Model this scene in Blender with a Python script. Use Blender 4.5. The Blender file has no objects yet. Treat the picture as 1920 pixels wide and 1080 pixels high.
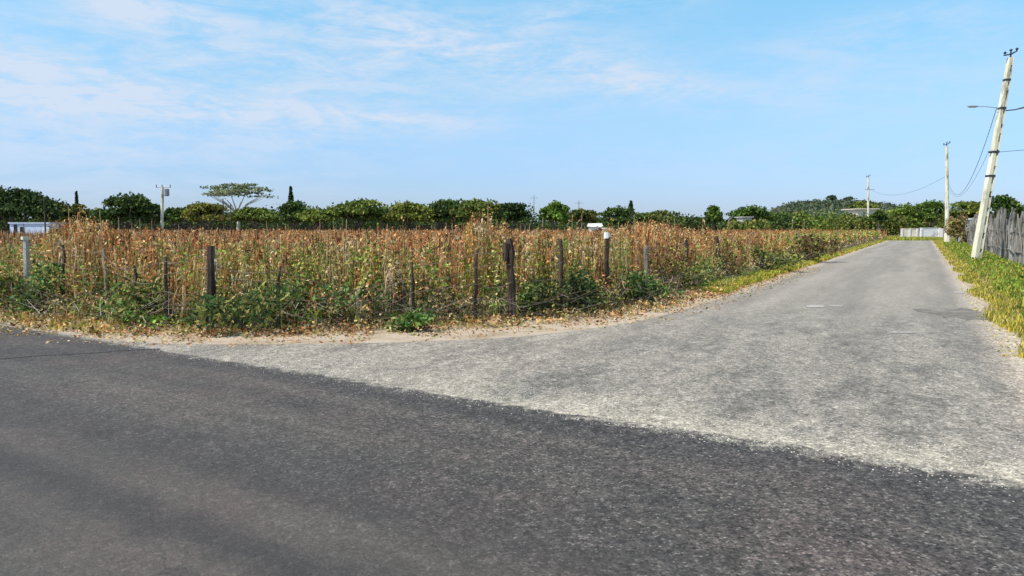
import bpy, math, random
import numpy as np
from mathutils import Vector, Matrix
from mathutils.geometry import tessellate_polygon
random.seed(7); RNG = np.random.default_rng(7)
R = math.radians
scene = bpy.context.scene
col = scene.collection

# ---------------------------------------------------------------- camera
FPX = 1400.0; CAMH = 1.6; TILT = math.atan(112/FPX)
cam_d = bpy.data.cameras.new('camera'); cam = bpy.data.objects.new('camera', cam_d); col.objects.link(cam)
cam.location = (0, 0, CAMH); cam.rotation_euler = (math.pi/2 - TILT, 0, 0)
cam_d.sensor_width = 36; cam_d.lens = FPX/1920*36; cam_d.clip_start = 0.05; cam_d.clip_end = 8000
scene.camera = cam

# ---------------------------------------------------------------- light
SUN_EL, SUN_AZ = R(56), R(243)          # azimuth clockwise from +Y (north): behind the camera, to its left
sd = bpy.data.lights.new('sun', 'SUN'); sd.energy = 4.2; sd.angle = R(0.55); sd.color = (1.0, 0.94, 0.85)
sun = bpy.data.objects.new('sun', sd); col.objects.link(sun)
sdir = Vector((math.sin(SUN_AZ)*math.cos(SUN_EL), math.cos(SUN_AZ)*math.cos(SUN_EL), math.sin(SUN_EL)))
sun.rotation_euler = (-sdir).to_track_quat('-Z', 'Y').to_euler()
sun.location = sdir*50
scene.view_settings.view_transform = 'Standard'; scene.view_settings.look = 'None'
scene.view_settings.gamma = 1; scene.view_settings.exposure = 0.45
scene.view_settings.use_curve_mapping = False

class NG:
    """small helper to write shader graphs as expressions"""
    def __init__(s, tree): s.t = tree
    def n(s, kind, **kw):
        nd = s.t.nodes.new(kind)
        for k, v in kw.items(): setattr(nd, k, v)
        return nd
    def put(s, sock, v):
        if isinstance(v, (int, float)):
            sock.default_value = v if sock.type == 'VALUE' else ((v, v, v, 1) if sock.type == 'RGBA' else (v, v, v))
        elif isinstance(v, tuple):
            sock.default_value = (v + (1,)) if (sock.type == 'RGBA' and len(v) == 3) else v
        else: s.t.links.new(v, sock)
    def m(s, op, a, b=0.0, c=None, clamp=False):
        nd = s.n('ShaderNodeMath', operation=op, use_clamp=clamp)
        s.put(nd.inputs[0], a); s.put(nd.inputs[1], b)
        if c is not None: s.put(nd.inputs[2], c)
        return nd.outputs[0]
    def vm(s, op, a, b):
        nd = s.n('ShaderNodeVectorMath', operation=op); s.put(nd.inputs[0], a); s.put(nd.inputs[1], b)
        return nd.outputs[1] if op == 'DOT_PRODUCT' else nd.outputs[0]
    def xyz(s, v):
        nd = s.n('ShaderNodeSeparateXYZ'); s.put(nd.inputs[0], v); return nd.outputs
    def comb(s, x, y, z):
        nd = s.n('ShaderNodeCombineXYZ')
        for i, q in enumerate((x, y, z)): s.put(nd.inputs[i], q)
        return nd.outputs[0]
    def noise(s, vec, scale, detail=4, rough=0.55, dist=0.0):
        nd = s.n('ShaderNodeTexNoise'); s.put(nd.inputs['Vector'], vec); nd.inputs['Scale'].default_value = scale
        nd.inputs['Detail'].default_value = detail; nd.inputs['Roughness'].default_value = rough
        nd.inputs['Distortion'].default_value = dist
        return nd.outputs['Fac']
    def voro(s, vec, scale, feature='F1', out='Distance'):
        nd = s.n('ShaderNodeTexVoronoi', feature=feature); s.put(nd.inputs['Vector'], vec); nd.inputs['Scale'].default_value = scale
        return nd.outputs[out]
    def ss(s, v, a, b, lo=0.0, hi=1.0):
        nd = s.n('ShaderNodeMapRange', interpolation_type='SMOOTHSTEP'); s.put(nd.inputs[0], v)
        for i, q in enumerate((a, b, lo, hi)): nd.inputs[i+1].default_value = q
        return nd.outputs[0]
    def mix(s, f, a, b, mode='MIX'):
        nd = s.n('ShaderNodeMix', data_type='RGBA', blend_type=mode); s.put(nd.inputs[0], f)
        s.put(nd.inputs[6], a); s.put(nd.inputs[7], b); return nd.outputs[2]
    def ramp(s, f, stops):
        nd = s.n('ShaderNodeValToRGB'); s.put(nd.inputs[0], f); e = nd.color_ramp.elements
        while len(e) < len(stops): e.new(0.5)
        for el, (p, c) in zip(e, stops): el.position = p; el.color = c + (1,)
        return nd.outputs[0]

# ---------------------------------------------------------------- sky
world = bpy.data.worlds.new('World'); scene.world = world; world.use_nodes = True
wt = world.node_tree; wt.nodes.clear(); g = NG(wt)
wo = g.n('ShaderNodeOutputWorld'); bg = g.n('ShaderNodeBackground')
sky = g.n('ShaderNodeTexSky', sky_type='NISHITA'); sky.sun_disc = False
sky.sun_elevation = SUN_EL; sky.sun_rotation = SUN_AZ; sky.air_density = 1.0; sky.dust_density = 0.3; sky.ozone_density = 2.5
tc = g.n('ShaderNodeTexCoord'); d = g.xyz(tc.outputs['Generated'])
el = g.m('MULTIPLY', g.m('ARCSINE', d[2]), 180/math.pi)
az = g.m('MULTIPLY', g.m('ARCTAN2', d[0], d[1]), 180/math.pi)
# the low sky is a soft periwinkle, the upper sky a clearer blue
tint = g.ramp(g.m('DIVIDE', el, 40.0, clamp=True), [(0.0, (0.54, 0.645, 1.08)), (0.12, (0.77, 0.94, 1.22)), (0.25, (1.13, 1.33, 1.33)), (0.42, (1.12, 1.70, 1.60)), (1.0, (1.1, 1.25, 1.3))])
base = g.mix(1.0, sky.outputs[0], tint, 'MULTIPLY')
def blob(a0, e0, sa, se, amp, slope=0.0):
    da = g.m('SUBTRACT', az, a0)
    de = g.m('SUBTRACT', g.m('SUBTRACT', el, e0), g.m('MULTIPLY', da, slope))
    q = g.m('ADD', g.m('POWER', g.m('DIVIDE', g.m('ABSOLUTE', da), sa), 2.0), g.m('POWER', g.m('DIVIDE', g.m('ABSOLUTE', de), se), 2.0))
    return g.m('MULTIPLY', g.m('EXPONENT', g.m('MULTIPLY', q, -1.0)), amp)
def azel(px, py):
    x = (px-960)/FPX; a = math.degrees(math.atan(x)); return a, math.degrees(math.atan((428-py)/FPX*math.cos(math.radians(a))))
blobs = [((90, 172), 8, 1.5, 0.95, -0.05), ((330, 205), 9, 1.3, 0.8, -0.03), ((560, 215), 6, 0.8, 0.6, -0.02), ((-60, 110), 9, 2.5, 0.65, -0.15),
         ((300, 130), 16, 5.0, 0.75, 0.0), ((330, 25), 5, 1.2, 0.65, -0.1), ((700, 40), 6, 2.2, 0.65, -0.15), ((870, 95), 6, 1.9, 1.0, -0.05),
         ((1080, 135), 6, 1.6, 1.0, -0.1), ((1230, 168), 4, 1.0, 0.8, -0.1), ((640, 150), 9, 3.5, 0.5, -.1), ((780, 235), 6, 0.8, 0.9, 0.0), ((150, 265), 10, 1.2, 0.4, 0.0),
         ((540, 262), 5, 0.9, 0.35, 0.0), ((1020, 40), 2.5, 0.9, 0.5, 0.0), ((1620, 75), 8, 1.3, 0.6, 0.08), ((1430, 185), 6, 1.6, 0.6, 0.0), ((1180, 12), 6, 0.7, 0.45, 0),
         ((200, 330), 18, 2.6, 0.45, 0), ((1750, 140), 9, 3.0, 0.4, 0), ((1400, 300), 20, 2.0, 0.3, 0), ((1120, 70), 9, 3.0, 0.35, -.05), ((1000, 190), 10, 1.5, 0.35, -.03), ((260, 35), 4, 1.0, 0.5, -.1)]
msk = None
for (p, sa, se, amp, sl) in blobs:
    a0, e0 = azel(*p); b = blob(a0, e0, sa, se, amp, sl); msk = b if msk is None else g.m('ADD', msk, b)
cv = g.comb(g.m('MULTIPLY', az, 0.16), g.m('MULTIPLY', el, 0.62), 3.7)
n1 = g.noise(cv, 1.0, 8, 0.62, 0.6); n2 = g.noise(cv, 3.6, 6, 0.65, 0.5)
nn = g.m('ADD', g.m('MULTIPLY', n1, 0.7), g.m('MULTIPLY', n2, 0.3))
cl = g.m('ADD', g.m('MULTIPLY', msk, g.ss(nn, 0.32, 0.66)), 0.05)
cl = g.m('MULTIPLY', cl, 0.86)
far = g.m('MULTIPLY', g.ss(g.m('ABSOLUTE', az), 50, 75), g.ss(nn, 0.5, 0.7))          # the rest of the sky, out of the frame
cl = g.m('MINIMUM', g.m('ADD', cl, g.m('MULTIPLY', far, 0.6)), 0.95)
skyc = g.mix(cl, base, (5.1, 5.9, 7.1))
wt.links.new(skyc, bg.inputs[0]); bg.inputs[1].default_value = 0.095
wt.links.new(bg.outputs[0], wo.inputs[0])

# ---------------------------------------------------------------- geometry helpers
def ray(px, py):
    cx = (px-960)/FPX; cy = (540-py)/FPX
    return Vector((cx, math.cos(TILT)+cy*math.sin(TILT), -math.sin(TILT)+cy*math.cos(TILT)))
def G(px, py, z=0.0):
    d = ray(px, py); t = (z-CAMH)/d.z; return Vector((d.x*t, d.y*t, z))
def P(px, py, D):
    d = ray(px, py); t = D/d.y; return Vector((d.x*t, D, CAMH+d.z*t))
U = np.array((-.831, .555)); N_ = np.array((.555, .831))       # along / across the dark road
V = np.array((.482, .876)); M_ = np.array((.876, -.482))       # along / across the side road

def tag(o, label=None, cat=None, group=None, kind=None):
    if label: o['label'] = label
    if cat: o['category'] = cat
    if group: o['group'] = group
    if kind: o['kind'] = kind
    return o
def empty(name, loc, label, cat, group=None, rz=0.0):
    o = bpy.data.objects.new(name, None); col.objects.link(o); o.location = loc; o.rotation_euler[2] = rz
    o.empty_display_size = 0.3
    return tag(o, label, cat, group)
def link(name, me, mat, parent=None):
    if mat: me.materials.append(mat)
    o = bpy.data.objects.new(name, me); col.objects.link(o)
    if parent: o.parent = parent
    return o
class Q:
    """collects quads with a colour each (own colour of the leaf or stem)"""
    def __init__(s): s.v = []; s.c = []
    def add(s, quads, colr):
        quads = np.asarray(quads, dtype=np.float32); n = len(quads)
        colr = np.broadcast_to(np.asarray(colr, dtype=np.float32), (n, 3))
        s.v.append(quads); s.c.append(colr)
    def mesh(s, name):
        v = np.concatenate(s.v); c = np.concatenate(s.c); n = len(v)
        me = bpy.data.meshes.new(name)
        me.vertices.add(n*4); me.vertices.foreach_set('co', v.reshape(-1))
        me.loops.add(n*4); me.loops.foreach_set('vertex_index', np.arange(n*4, dtype=np.int32))
        me.polygons.add(n); me.polygons.foreach_set('loop_start', np.arange(0, n*4, 4, dtype=np.int32))
        try: me.polygons.foreach_set('loop_total', np.full(n, 4, dtype=np.int32))
        except Exception: pass
        a = me.attributes.new('tone', 'FLOAT_COLOR', 'POINT')
        cc = np.ones((n*4, 4), dtype=np.float32); cc[:, :3] = np.repeat(c, 4, axis=0)
        a.data.foreach_set('color', cc.reshape(-1)); me.update(calc_edges=True)
        return me
class MB:
    """ordinary mesh collector: boxes, tubes"""
    def __init__(s): s.v = []; s.f = []
    def add(s, vs, fs):
        o = len(s.v); s.v += [tuple(q) for q in vs]; s.f += [tuple(i+o for i in f) for f in fs]
    def box(s, a, b, mat=None):
        x0, y0, z0 = a; x1, y1, z1 = b
        vs = [Vector(q) for q in ((x0,y0,z0),(x1,y0,z0),(x1,y1,z0),(x0,y1,z0),(x0,y0,z1),(x1,y0,z1),(x1,y1,z1),(x0,y1,z1))]
        if mat: vs = [mat @ q for q in vs]
        s.add(vs, [(0,3,2,1),(4,5,6,7),(0,1,5,4),(1,2,6,5),(2,3,7,6),(3,0,4,7)])
    def tube(s, pts, rad, n=6):
        pts = [Vector(p) for p in pts]; rings = []
        if not hasattr(rad, '__len__'): rad = [rad]*len(pts)
        for i, p in enumerate(pts):
            t = (pts[min(i+1, len(pts)-1)] - pts[max(i-1, 0)]).normalized()
            a = t.cross(Vector((0, 0, 1)) if abs(t.z) < .9 else Vector((1, 0, 0))).normalized(); b = t.cross(a)
            rings.append([p + (a*math.cos(k*2*math.pi/n) + b*math.sin(k*2*math.pi/n))*rad[i] for k in range(n)])
        vs = [q for r in rings for q in r]; fs = []
        for i in range(len(pts)-1):
            for k in range(n): fs.append((i*n+k, i*n+(k+1) % n, (i+1)*n+(k+1) % n, (i+1)*n+k))
        fs.append(tuple(range(n-1, -1, -1))); fs.append(tuple(range((len(pts)-1)*n, len(pts)*n)))
        s.add(vs, fs)
    def build(s, name, mat, parent=None):
        me = bpy.data.meshes.new(name); me.from_pydata(s.v, [], s.f); me.update(calc_edges=True); return link(name, me, mat, parent)

# ---------------------------------------------------------------- materials
def newmat(name):
    m = bpy.data.materials.new(name); m.use_nodes = True; m.node_tree.nodes.clear(); g = NG(m.node_tree)
    out = g.n('ShaderNodeOutputMaterial'); p = g.n('ShaderNodeBsdfPrincipled'); g.put(out.inputs[0], p.outputs[0])
    return m, g, p, out
def m_leaf(name, trans=0.25, rough=0.6):
    m, g, p, out = newmat(name)
    at = g.n('ShaderNodeAttribute', attribute_name='tone'); c = at.outputs['Color']
    tcn = g.n('ShaderNodeTexCoord'); nz = g.noise(tcn.outputs['Object'], 9.0, 3)
    c = g.mix(1.0, c, g.ramp(nz, [(0.3, (0.8, 0.8, 0.8)), (0.7, (1.2, 1.2, 1.2))]), 'MULTIPLY')
    g.put(p.inputs['Base Color'], c); p.inputs['Roughness'].default_value = rough; p.inputs['Specular IOR Level'].default_value = 0.12
    tr = g.n('ShaderNodeBsdfTranslucent'); g.put(tr.inputs[0], c)
    mx = g.n('ShaderNodeMixShader'); mx.inputs[0].default_value = trans
    g.put(mx.inputs[1], p.outputs[0]); g.put(mx.inputs[2], tr.outputs[0]); g.put(out.inputs[0], mx.outputs[0])
    return m
def m_rough(name, c1, c2, scale=3.0, rough=0.85, bump=0.3, stretch=(1, 1, 1), stain=None, stainscale=1.0):
    m, g, p, out = newmat(name)
    tcn = g.n('ShaderNodeTexCoord'); v = g.vm('MULTIPLY', tcn.outputs['Object'], stretch)
    nz = g.noise(v, scale, 6, 0.65); c = g.mix(g.ss(nz, 0.35, 0.65), c1, c2)
    if stain: c = g.mix(g.ss(g.noise(v, stainscale, 4, 0.6), 0.5, 0.68), c, stain)
    g.put(p.inputs['Base Color'], c); p.inputs['Roughness'].default_value = rough; p.inputs['Specular IOR Level'].default_value = 0.3
    b = g.n('ShaderNodeBump'); b.inputs['Strength'].default_value = bump; b.inputs['Distance'].default_value = 0.02
    g.put(b.inputs['Height'], g.noise(v, scale*6, 4)); g.put(p.inputs['Normal'], b.outputs[0])
    return m
LEAF = m_leaf('leaf'); DRY = m_leaf('dry_leaf', 0.28, 0.75)
BARK = m_rough('bark', (0.10, 0.085, 0.07), (0.22, 0.19, 0.16), 5, stretch=(1, 1, .3))
PALEBARK = m_rough('pale_bark', (0.42, 0.40, 0.36), (0.6, 0.57, 0.5), 5, stretch=(1, 1, .3))
DARKWOOD = m_rough('dark_wood', (0.028, 0.018, 0.012), (0.10, 0.068, 0.048), 14, stretch=(1, 1, .15), bump=.9, stain=(.16, .13, .10), stainscale=6)
GREYWOOD = m_rough('grey_wood', (0.14, 0.13, 0.11), (0.33, 0.305, 0.26), 6, stretch=(1, 1, .12), bump=.6, stain=(.05, .045, .04), stainscale=8)
PALESTICK = m_rough('pale_stick', (0.20, 0.19, 0.175), (0.46, 0.43, 0.38), 6, stretch=(1, 1, .12), bump=.6, stain=(.08, .07, .06), stainscale=8)
DARKSTICK = m_rough('dark_stick', (0.09, 0.085, 0.08), (0.30, 0.28, 0.26), 6, stretch=(1, 1, .12), bump=.6, stain=(.04, .04, .035), stainscale=8)
TANWOOD = m_rough('tan_wood', (0.26, 0.19, 0.11), (0.48, 0.37, 0.22), 7, stretch=(1, 1, .15), bump=.5)
CONC = m_rough('pale_concrete', (0.60, 0.56, 0.40), (0.80, 0.77, 0.60), 1.6, stretch=(1, 1, .35), stain=(.30, .28, .20), stainscale=2.4)
GREYCONC = m_rough('grey_concrete', (0.36, 0.35, 0.31), (0.5, 0.48, 0.44), 2.5)
WHITEPAINT = m_rough('white_paint', (0.72, 0.70, 0.66), (0.84, 0.83, 0.80), 1.2, bump=.1, stain=(.5, .47, .42), stainscale=.8)
BLUEWHITE = m_rough('blue_white_sheet', (0.48, 0.58, 0.78), (0.66, 0.72, 0.84), .8, bump=.1, stretch=(1, 1, .3))
CREAM = m_rough('cream_render', (0.66, 0.58, 0.44), (0.80, 0.74, 0.6), 1.0, bump=.1)
PINK = m_rough('pink_render', (0.66, 0.48, 0.44), (0.76, 0.6, 0.55), 1.0, bump=.1)
BLOCK = m_rough('grey_block', (0.30, 0.28, 0.28), (0.42, 0.39, 0.38), 1.5)
DARK = m_rough('dark_opening', (0.015, 0.016, 0.018), (0.03, 0.03, 0.035), 2, rough=.3, bump=0)
METAL = m_rough('dark_metal', (0.03, 0.035, 0.05), (0.07, 0.08, 0.1), 6, rough=.5, bump=.1)
GREYMETAL = m_rough('grey_metal', (0.24, 0.25, 0.27), (0.36, 0.36, 0.38), 6, rough=.45, bump=.1)
WIRE = m_rough('wire', (0.03, 0.03, 0.035), (0.07, 0.07, 0.08), 3, rough=.5, bump=0)
RUSTWIRE = m_rough('rusty_wire', (0.10, 0.07, 0.05), (0.2, 0.15, 0.12), 9, rough=.7, bump=0)

def asphalt(name, dark):
    m, g, p, out = newmat(name)
    tcn = g.n('ShaderNodeTexCoord'); pos = tcn.outputs['Object']
    s = g.vm('DOT_PRODUCT', pos, (float(N_[0]), float(N_[1]), 0.0)); t = g.vm('DOT_PRODUCT', pos, (float(U[0]), float(U[1]), 0.0))
    a = g.vm('DOT_PRODUCT', pos, (float(M_[0]), float(M_[1]), 0.0)); b = g.vm('DOT_PRODUCT', pos, (float(V[0]), float(V[1]), 0.0))
    fine = g.noise(pos, 95, 3, 0.75); mid = g.noise(pos, 30, 4, 0.7); stone = g.voro(pos, 62, out='Color'); st = g.xyz(stone)[0]
    dist = g.voro(pos, 62)
    big = g.noise(pos, 0.9, 4, 0.55); big2 = g.noise(pos, 2.7, 5, 0.6)
    if dark:
        sv = g.comb(g.m('MULTIPLY', s, 2.6), g.m('MULTIPLY', t, 0.22), 0.0); streak = g.noise(sv, 1.0, 5, 0.55)
        base = g.ramp(streak, [(0.30, (0.052, 0.047, 0.041)), (0.5, (0.073, 0.065, 0.055)), (0.72, (0.106, 0.093, 0.077))])
        base = g.mix(g.m('MULTIPLY', g.ss(big, 0.42, 0.66), 0.75), base, (0.094, 0.074, 0.063))       # reddish wear
        sw = g.m('ADD', s, g.m('MULTIPLY', g.m('SUBTRACT', big2, 0.5), 0.5))
        for c0, wd, am in ((2.22, 0.20, 0.70), (3.15, 0.34, 0.50), (5.25, 0.30, 0.45), (4.5, 0.22, 0.2)):    # wheel tracks and the tarred rim
            q = g.m('EXPONENT', g.m('MULTIPLY', g.m('POWER', g.m('DIVIDE', g.m('ABSOLUTE', g.m('SUBTRACT', sw, c0)), wd), 2.0), -1.0))
            base = g.mix(g.m('MULTIPLY', q, am), base, (0.036, 0.034, 0.032))
        q = g.m('MULTIPLY', g.ss(sw, 2.0, 1.3), 0.6); base = g.mix(q, base, (0.058, 0.055, 0.048))
        rim = g.ss(g.m('ADD', s, g.m('MULTIPLY', g.m('SUBTRACT', g.noise(pos, 5.0, 8, 0.75), 0.5), 1.1)), 5.38, 5.62)
        base = g.mix(g.m('MULTIPLY', rim, 0.8), base, (0.33, 0.30, 0.235))
        coarse = g.m('MULTIPLY', g.ss(sw, 2.3, 3.6), g.ss(g.m('ADD', s, g.m('MULTIPLY', t, -0.6)), 0.0, 4.0, 0.4, 1.0))
        lo, hi, stn = 0.34, 1.75, (0.36, 0.34, 0.30)
    else:
        sv = g.comb(g.m('MULTIPLY', a, 1.1), g.m('MULTIPLY', b, 0.10), 0.0); streak = g.noise(sv, 1.3, 5, 0.6)
        base = g.ramp(streak, [(0.30, (0.205, 0.182, 0.148)), (0.5, (0.262, 0.233, 0.189)), (0.7, (0.330, 0.294, 0.240))])
        for a0, wd, am, cc in ((-2.75, .38, .38, (.34, .305, .25)), (-.35, .38, .38, (.34, .305, .25)), (-1.55, .45, .30, (.20, .18, .148)), (.65, .25, .25, (.20, .18, .148))):
            aw = g.m('ADD', a, g.m('MULTIPLY', g.m('SUBTRACT', g.noise(g.comb(g.m('MULTIPLY', a, .5), g.m('MULTIPLY', b, .12), 2.0), 1.0, 3), .5), .9))
            qq = g.m('EXPONENT', g.m('MULTIPLY', g.m('POWER', g.m('DIVIDE', g.m('ABSOLUTE', g.m('SUBTRACT', aw, a0)), wd), 2.0), -1.0))
            base = g.mix(g.m('MULTIPLY', qq, g.m('MULTIPLY', g.ss(b, 9.0, 16.0), am)), base, cc)
        # polished centre of the side road and greyer, coarser patches at the mouth of the junction
        near = g.ss(g.vm('DOT_PRODUCT', pos, (0.0, 1.0, 0.0)), 19.0, 8.5)
        bl = g.noise(g.comb(a, g.m('MULTIPLY', b, 0.38), 0.0), 1.3, 9, 0.72, 0.3)
        base = g.mix(g.m('MULTIPLY', g.m('MULTIPLY', g.ss(bl, 0.47, 0.60), near), 0.72), base, (0.128, 0.120, 0.100))
        base = g.mix(g.m('MULTIPLY', g.ss(big2, 0.52, 0.66), g.m('MULTIPLY', near, 0.3)), base, (0.15, 0.14, 0.118))
        # cream grit pushed into a strip beside the dark road
        sw = g.m('ADD', s, g.m('MULTIPLY', g.m('SUBTRACT', g.noise(pos, 1.1, 7, 0.65), 0.5), 2.6))
        strip = g.m('MULTIPLY', g.ss(sw, 6.6, 5.5), g.ss(t, 6.0, 2.2, 0.12, 1.0))
        base = g.mix(g.m('MULTIPLY', strip, 0.62), base, (0.46, 0.415, 0.31))
        edge = g.m('MULTIPLY', g.ss(g.m('ADD', a, g.m('MULTIPLY', mid, 0.5)), -3.3, -4.1), g.ss(b, 14.0, 20.0, 0.12, 0.75))
        base = g.mix(edge, base, (0.55, 0.47, 0.36))
        edge2 = g.m('MULTIPLY', g.ss(g.m('ADD', a, g.m('MULTIPLY', mid, 0.6)), 0.9, 1.5), 0.7)
        base = g.mix(edge2, base, (0.56, 0.46, 0.34))
        coarse = g.m('ADD', g.m('MULTIPLY', near, 0.8), 0.2)
        lo, hi, stn = 0.50, 1.40, (0.60, 0.56, 0.48)
    v2 = g.xyz(g.voro(pos, 27, out='Color'))[1]; v3 = g.xyz(g.voro(pos, 105, out='Color'))[2]; v4 = g.xyz(g.voro(g.vm('MULTIPLY', pos, (1.0, .6, 1.0)), 12, out='Color'))[0]
    def grain(v, lo_, hi_): return g.ramp(v, [(0.0, (lo_,)*3), (0.25, (1-(1-lo_)*.35,)*3), (0.75, (1+(hi_-1)*.2,)*3), (1.0, (hi_,)*3)])
    full = g.mix(1.0, base, grain(st, lo, hi), 'MULTIPLY')
    full = g.mix(1.0, full, grain(v2, (lo+1)/2-.04, (hi+1)/2+.06), 'MULTIPLY'); full = g.mix(1.0, full, grain(v3, (lo+1)/2, (hi+1)/2), 'MULTIPLY')
    full = g.mix(1.0, full, grain(v4, .80, 1.2), 'MULTIPLY')
    full = g.mix(1.0, full, g.ramp(mid, [(0.36, (.82,)*3), (0.64, (1.2,)*3)]), 'MULTIPLY')
    c = g.mix(g.m('ADD', g.m('MULTIPLY', coarse, 0.7), 0.3, clamp=True), base, full)
    peb = g.m('MULTIPLY', g.m('MULTIPLY', g.ss(st, 0.90, 0.97), g.ss(dist, 0.55, 0.3)), g.m('MULTIPLY', coarse, 0.45))
    c = g.mix(peb, c, stn)
    wp = g.vm('ADD', pos, g.comb(g.m('MULTIPLY', g.noise(pos, 1.7, 4), .9), g.m('MULTIPLY', g.noise(g.vm('ADD', pos, (9.0, 4.0, 0.0)), 1.7, 4), .9), 0.0))
    ce = g.voro(wp, 0.42, 'DISTANCE_TO_EDGE'); cr = g.m('MULTIPLY', g.ss(ce, 0.0065, 0.002), g.ss(g.noise(pos, 0.35, 2), 0.50, 0.60))
    c = g.mix(g.m('MULTIPLY', cr, 0.65), c, (0.03, 0.029, 0.027) if dark else (0.09, 0.083, 0.07))
    g.put(p.inputs['Base Color'], c); p.inputs['Roughness'].default_value = 0.8; p.inputs['Specular IOR Level'].default_value = 0.35
    bm = g.n('ShaderNodeBump'); bm.inputs['Strength'].default_value = 0.55; bm.inputs['Distance'].default_value = 0.006
    g.put(bm.inputs['Height'], g.m('ADD', fine, g.m('MULTIPLY', dist, -0.8))); g.put(p.inputs['Normal'], bm.outputs[0])
    return m
ASPH_D = asphalt('dark_asphalt', True); ASPH_L = asphalt('worn_asphalt', False)

def m_soil():
    m, g, p, out = newmat('soil')
    tcn = g.n('ShaderNodeTexCoord'); pos = tcn.outputs['Object']
    n0 = g.noise(pos, 0.5, 6, 0.6); n1 = g.noise(pos, 18, 5, 0.7); n2 = g.noise(pos, 70, 3, 0.7)
    c = g.ramp(n0, [(0.3, (0.20, 0.15, 0.09)), (0.5, (0.27, 0.20, 0.12)), (0.7, (0.20, 0.19, 0.08))])
    c = g.mix(1.0, c, g.ramp(g.m('ADD', g.m('MULTIPLY', n1, 0.5), g.m('MULTIPLY', n2, 0.5)), [(0.35, (.5, .5, .5)), (0.65, (1.5, 1.5, 1.5))]), 'MULTIPLY')
    g.put(p.inputs['Base Color'], c); p.inputs['Roughness'].default_value = 0.95
    bm = g.n('ShaderNodeBump'); bm.inputs['Strength'].default_value = .8; bm.inputs['Distance'].default_value = .03
    g.put(bm.inputs['Height'], n1); g.put(p.inputs['Normal'], bm.outputs[0]); return m
def m_sand():
    m, g, p, out = newmat('sand')
    tcn = g.n('ShaderNodeTexCoord'); pos = tcn.outputs['Object']
    n0 = g.noise(pos, 1.6, 5, 0.6); n1 = g.noise(pos, 26, 5, 0.75); n2 = g.noise(pos, 90, 3, 0.7)
    c = g.ramp(n0, [(0.3, (0.29, 0.21, 0.125)), (0.5, (0.41, 0.33, 0.235)), (0.7, (0.46, 0.385, 0.29))])
    c = g.mix(1.0, c, g.ramp(g.m('ADD', g.m('MULTIPLY', n1, 0.5), g.m('MULTIPLY', n2, 0.5)), [(0.36, (.55, .52, .48)), (0.5, (1, 1, 1)), (0.66, (1.25, 1.25, 1.25))]), 'MULTIPLY')
    g.put(p.inputs['Base Color'], c); p.inputs['Roughness'].default_value = 0.95
    bm = g.n('ShaderNodeBump'); bm.inputs['Strength'].default_value = .7; bm.inputs['Distance'].default_value = .015
    g.put(bm.inputs['Height'], n1); g.put(p.inputs['Normal'], bm.outputs[0]); return m
SOIL = m_soil(); SAND = m_sand()
HILLM = m_rough('hill_soil', (0.10, 0.11, 0.04), (0.18, 0.16, 0.07), .05)
TAR = m_rough('tar', (0.035, 0.035, 0.037), (0.07, 0.07, 0.07), 30)
BLOTCHM = m_rough('dark_blotch', (0.12, 0.11, 0.09), (0.19, 0.172, 0.142), 9, stain=(.25, .225, .185), stainscale=2)
OLDPAINT = m_rough('old_road_paint', (0.28, 0.26, 0.23), (0.44, 0.41, 0.37), 20)

# ---------------------------------------------------------------- ground and roads
def densify(pts, step=0.35, jit=0.06, closed=True, maxlen=130):
    out = []; n = len(pts); L = n if closed else n-1
    for i in range(L):
        a = np.array(pts[i], float); b = np.array(pts[(i+1) % n], float); d = np.linalg.norm(b-a)
        k = max(1, int(d/step)) if d < maxlen else 1
        for q in range(k):
            p = a+(b-a)*q/k; tx = (b-a)/max(d, 1e-6); nx = np.array((-tx[1], tx[0]))
            j = jit*(math.sin(p[0]*3.1+p[1]*2.3)+.7*math.sin(p[0]*7.7-p[1]*5.9)+.6*random.uniform(-1, 1)) if k > 1 else 0
            out.append(p+nx*j)
    return out
def catmull(pts, k=8):
    out = []; P4 = [np.array(p, float) for p in pts]
    for i in range(len(P4)-1):
        p0 = P4[max(i-1, 0)]; p1 = P4[i]; p2 = P4[i+1]; p3 = P4[min(i+2, len(P4)-1)]
        for q in range(k):
            t = q/k; out.append(.5*((2*p1)+(-p0+p2)*t+(2*p0-5*p1+4*p2-p3)*t*t+(-p0+3*p1-3*p2+p3)*t**3))
    out.append(P4[-1]); return out
def sheet(name, poly, z, mat, kind='structure'):
    vs = [Vector((float(p[0]), float(p[1]), z)) for p in poly]
    tris = tessellate_polygon([vs]); me = bpy.data.meshes.new(name)
    fs = []
    for t in tris:
        a, b, c = (vs[i] for i in t)
        fs.append(tuple(t) if (b-a).cross(c-a).z > 0 else tuple(reversed(t)))
    me.from_pydata([tuple(v) for v in vs], [], fs); me.update()
    o = link(name, me, mat); o['kind'] = kind; return o
sheet('ground', [(-3000, -600), (3000, -600), (3000, 4000), (-3000, 4000)], 0.0, SOIL)

def SN(s, t): p = N_*s+U*t; return (float(p[0]), float(p[1]))
def AB(a, b): p = M_*a+V*b; return (float(p[0]), float(p[1]))
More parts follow.
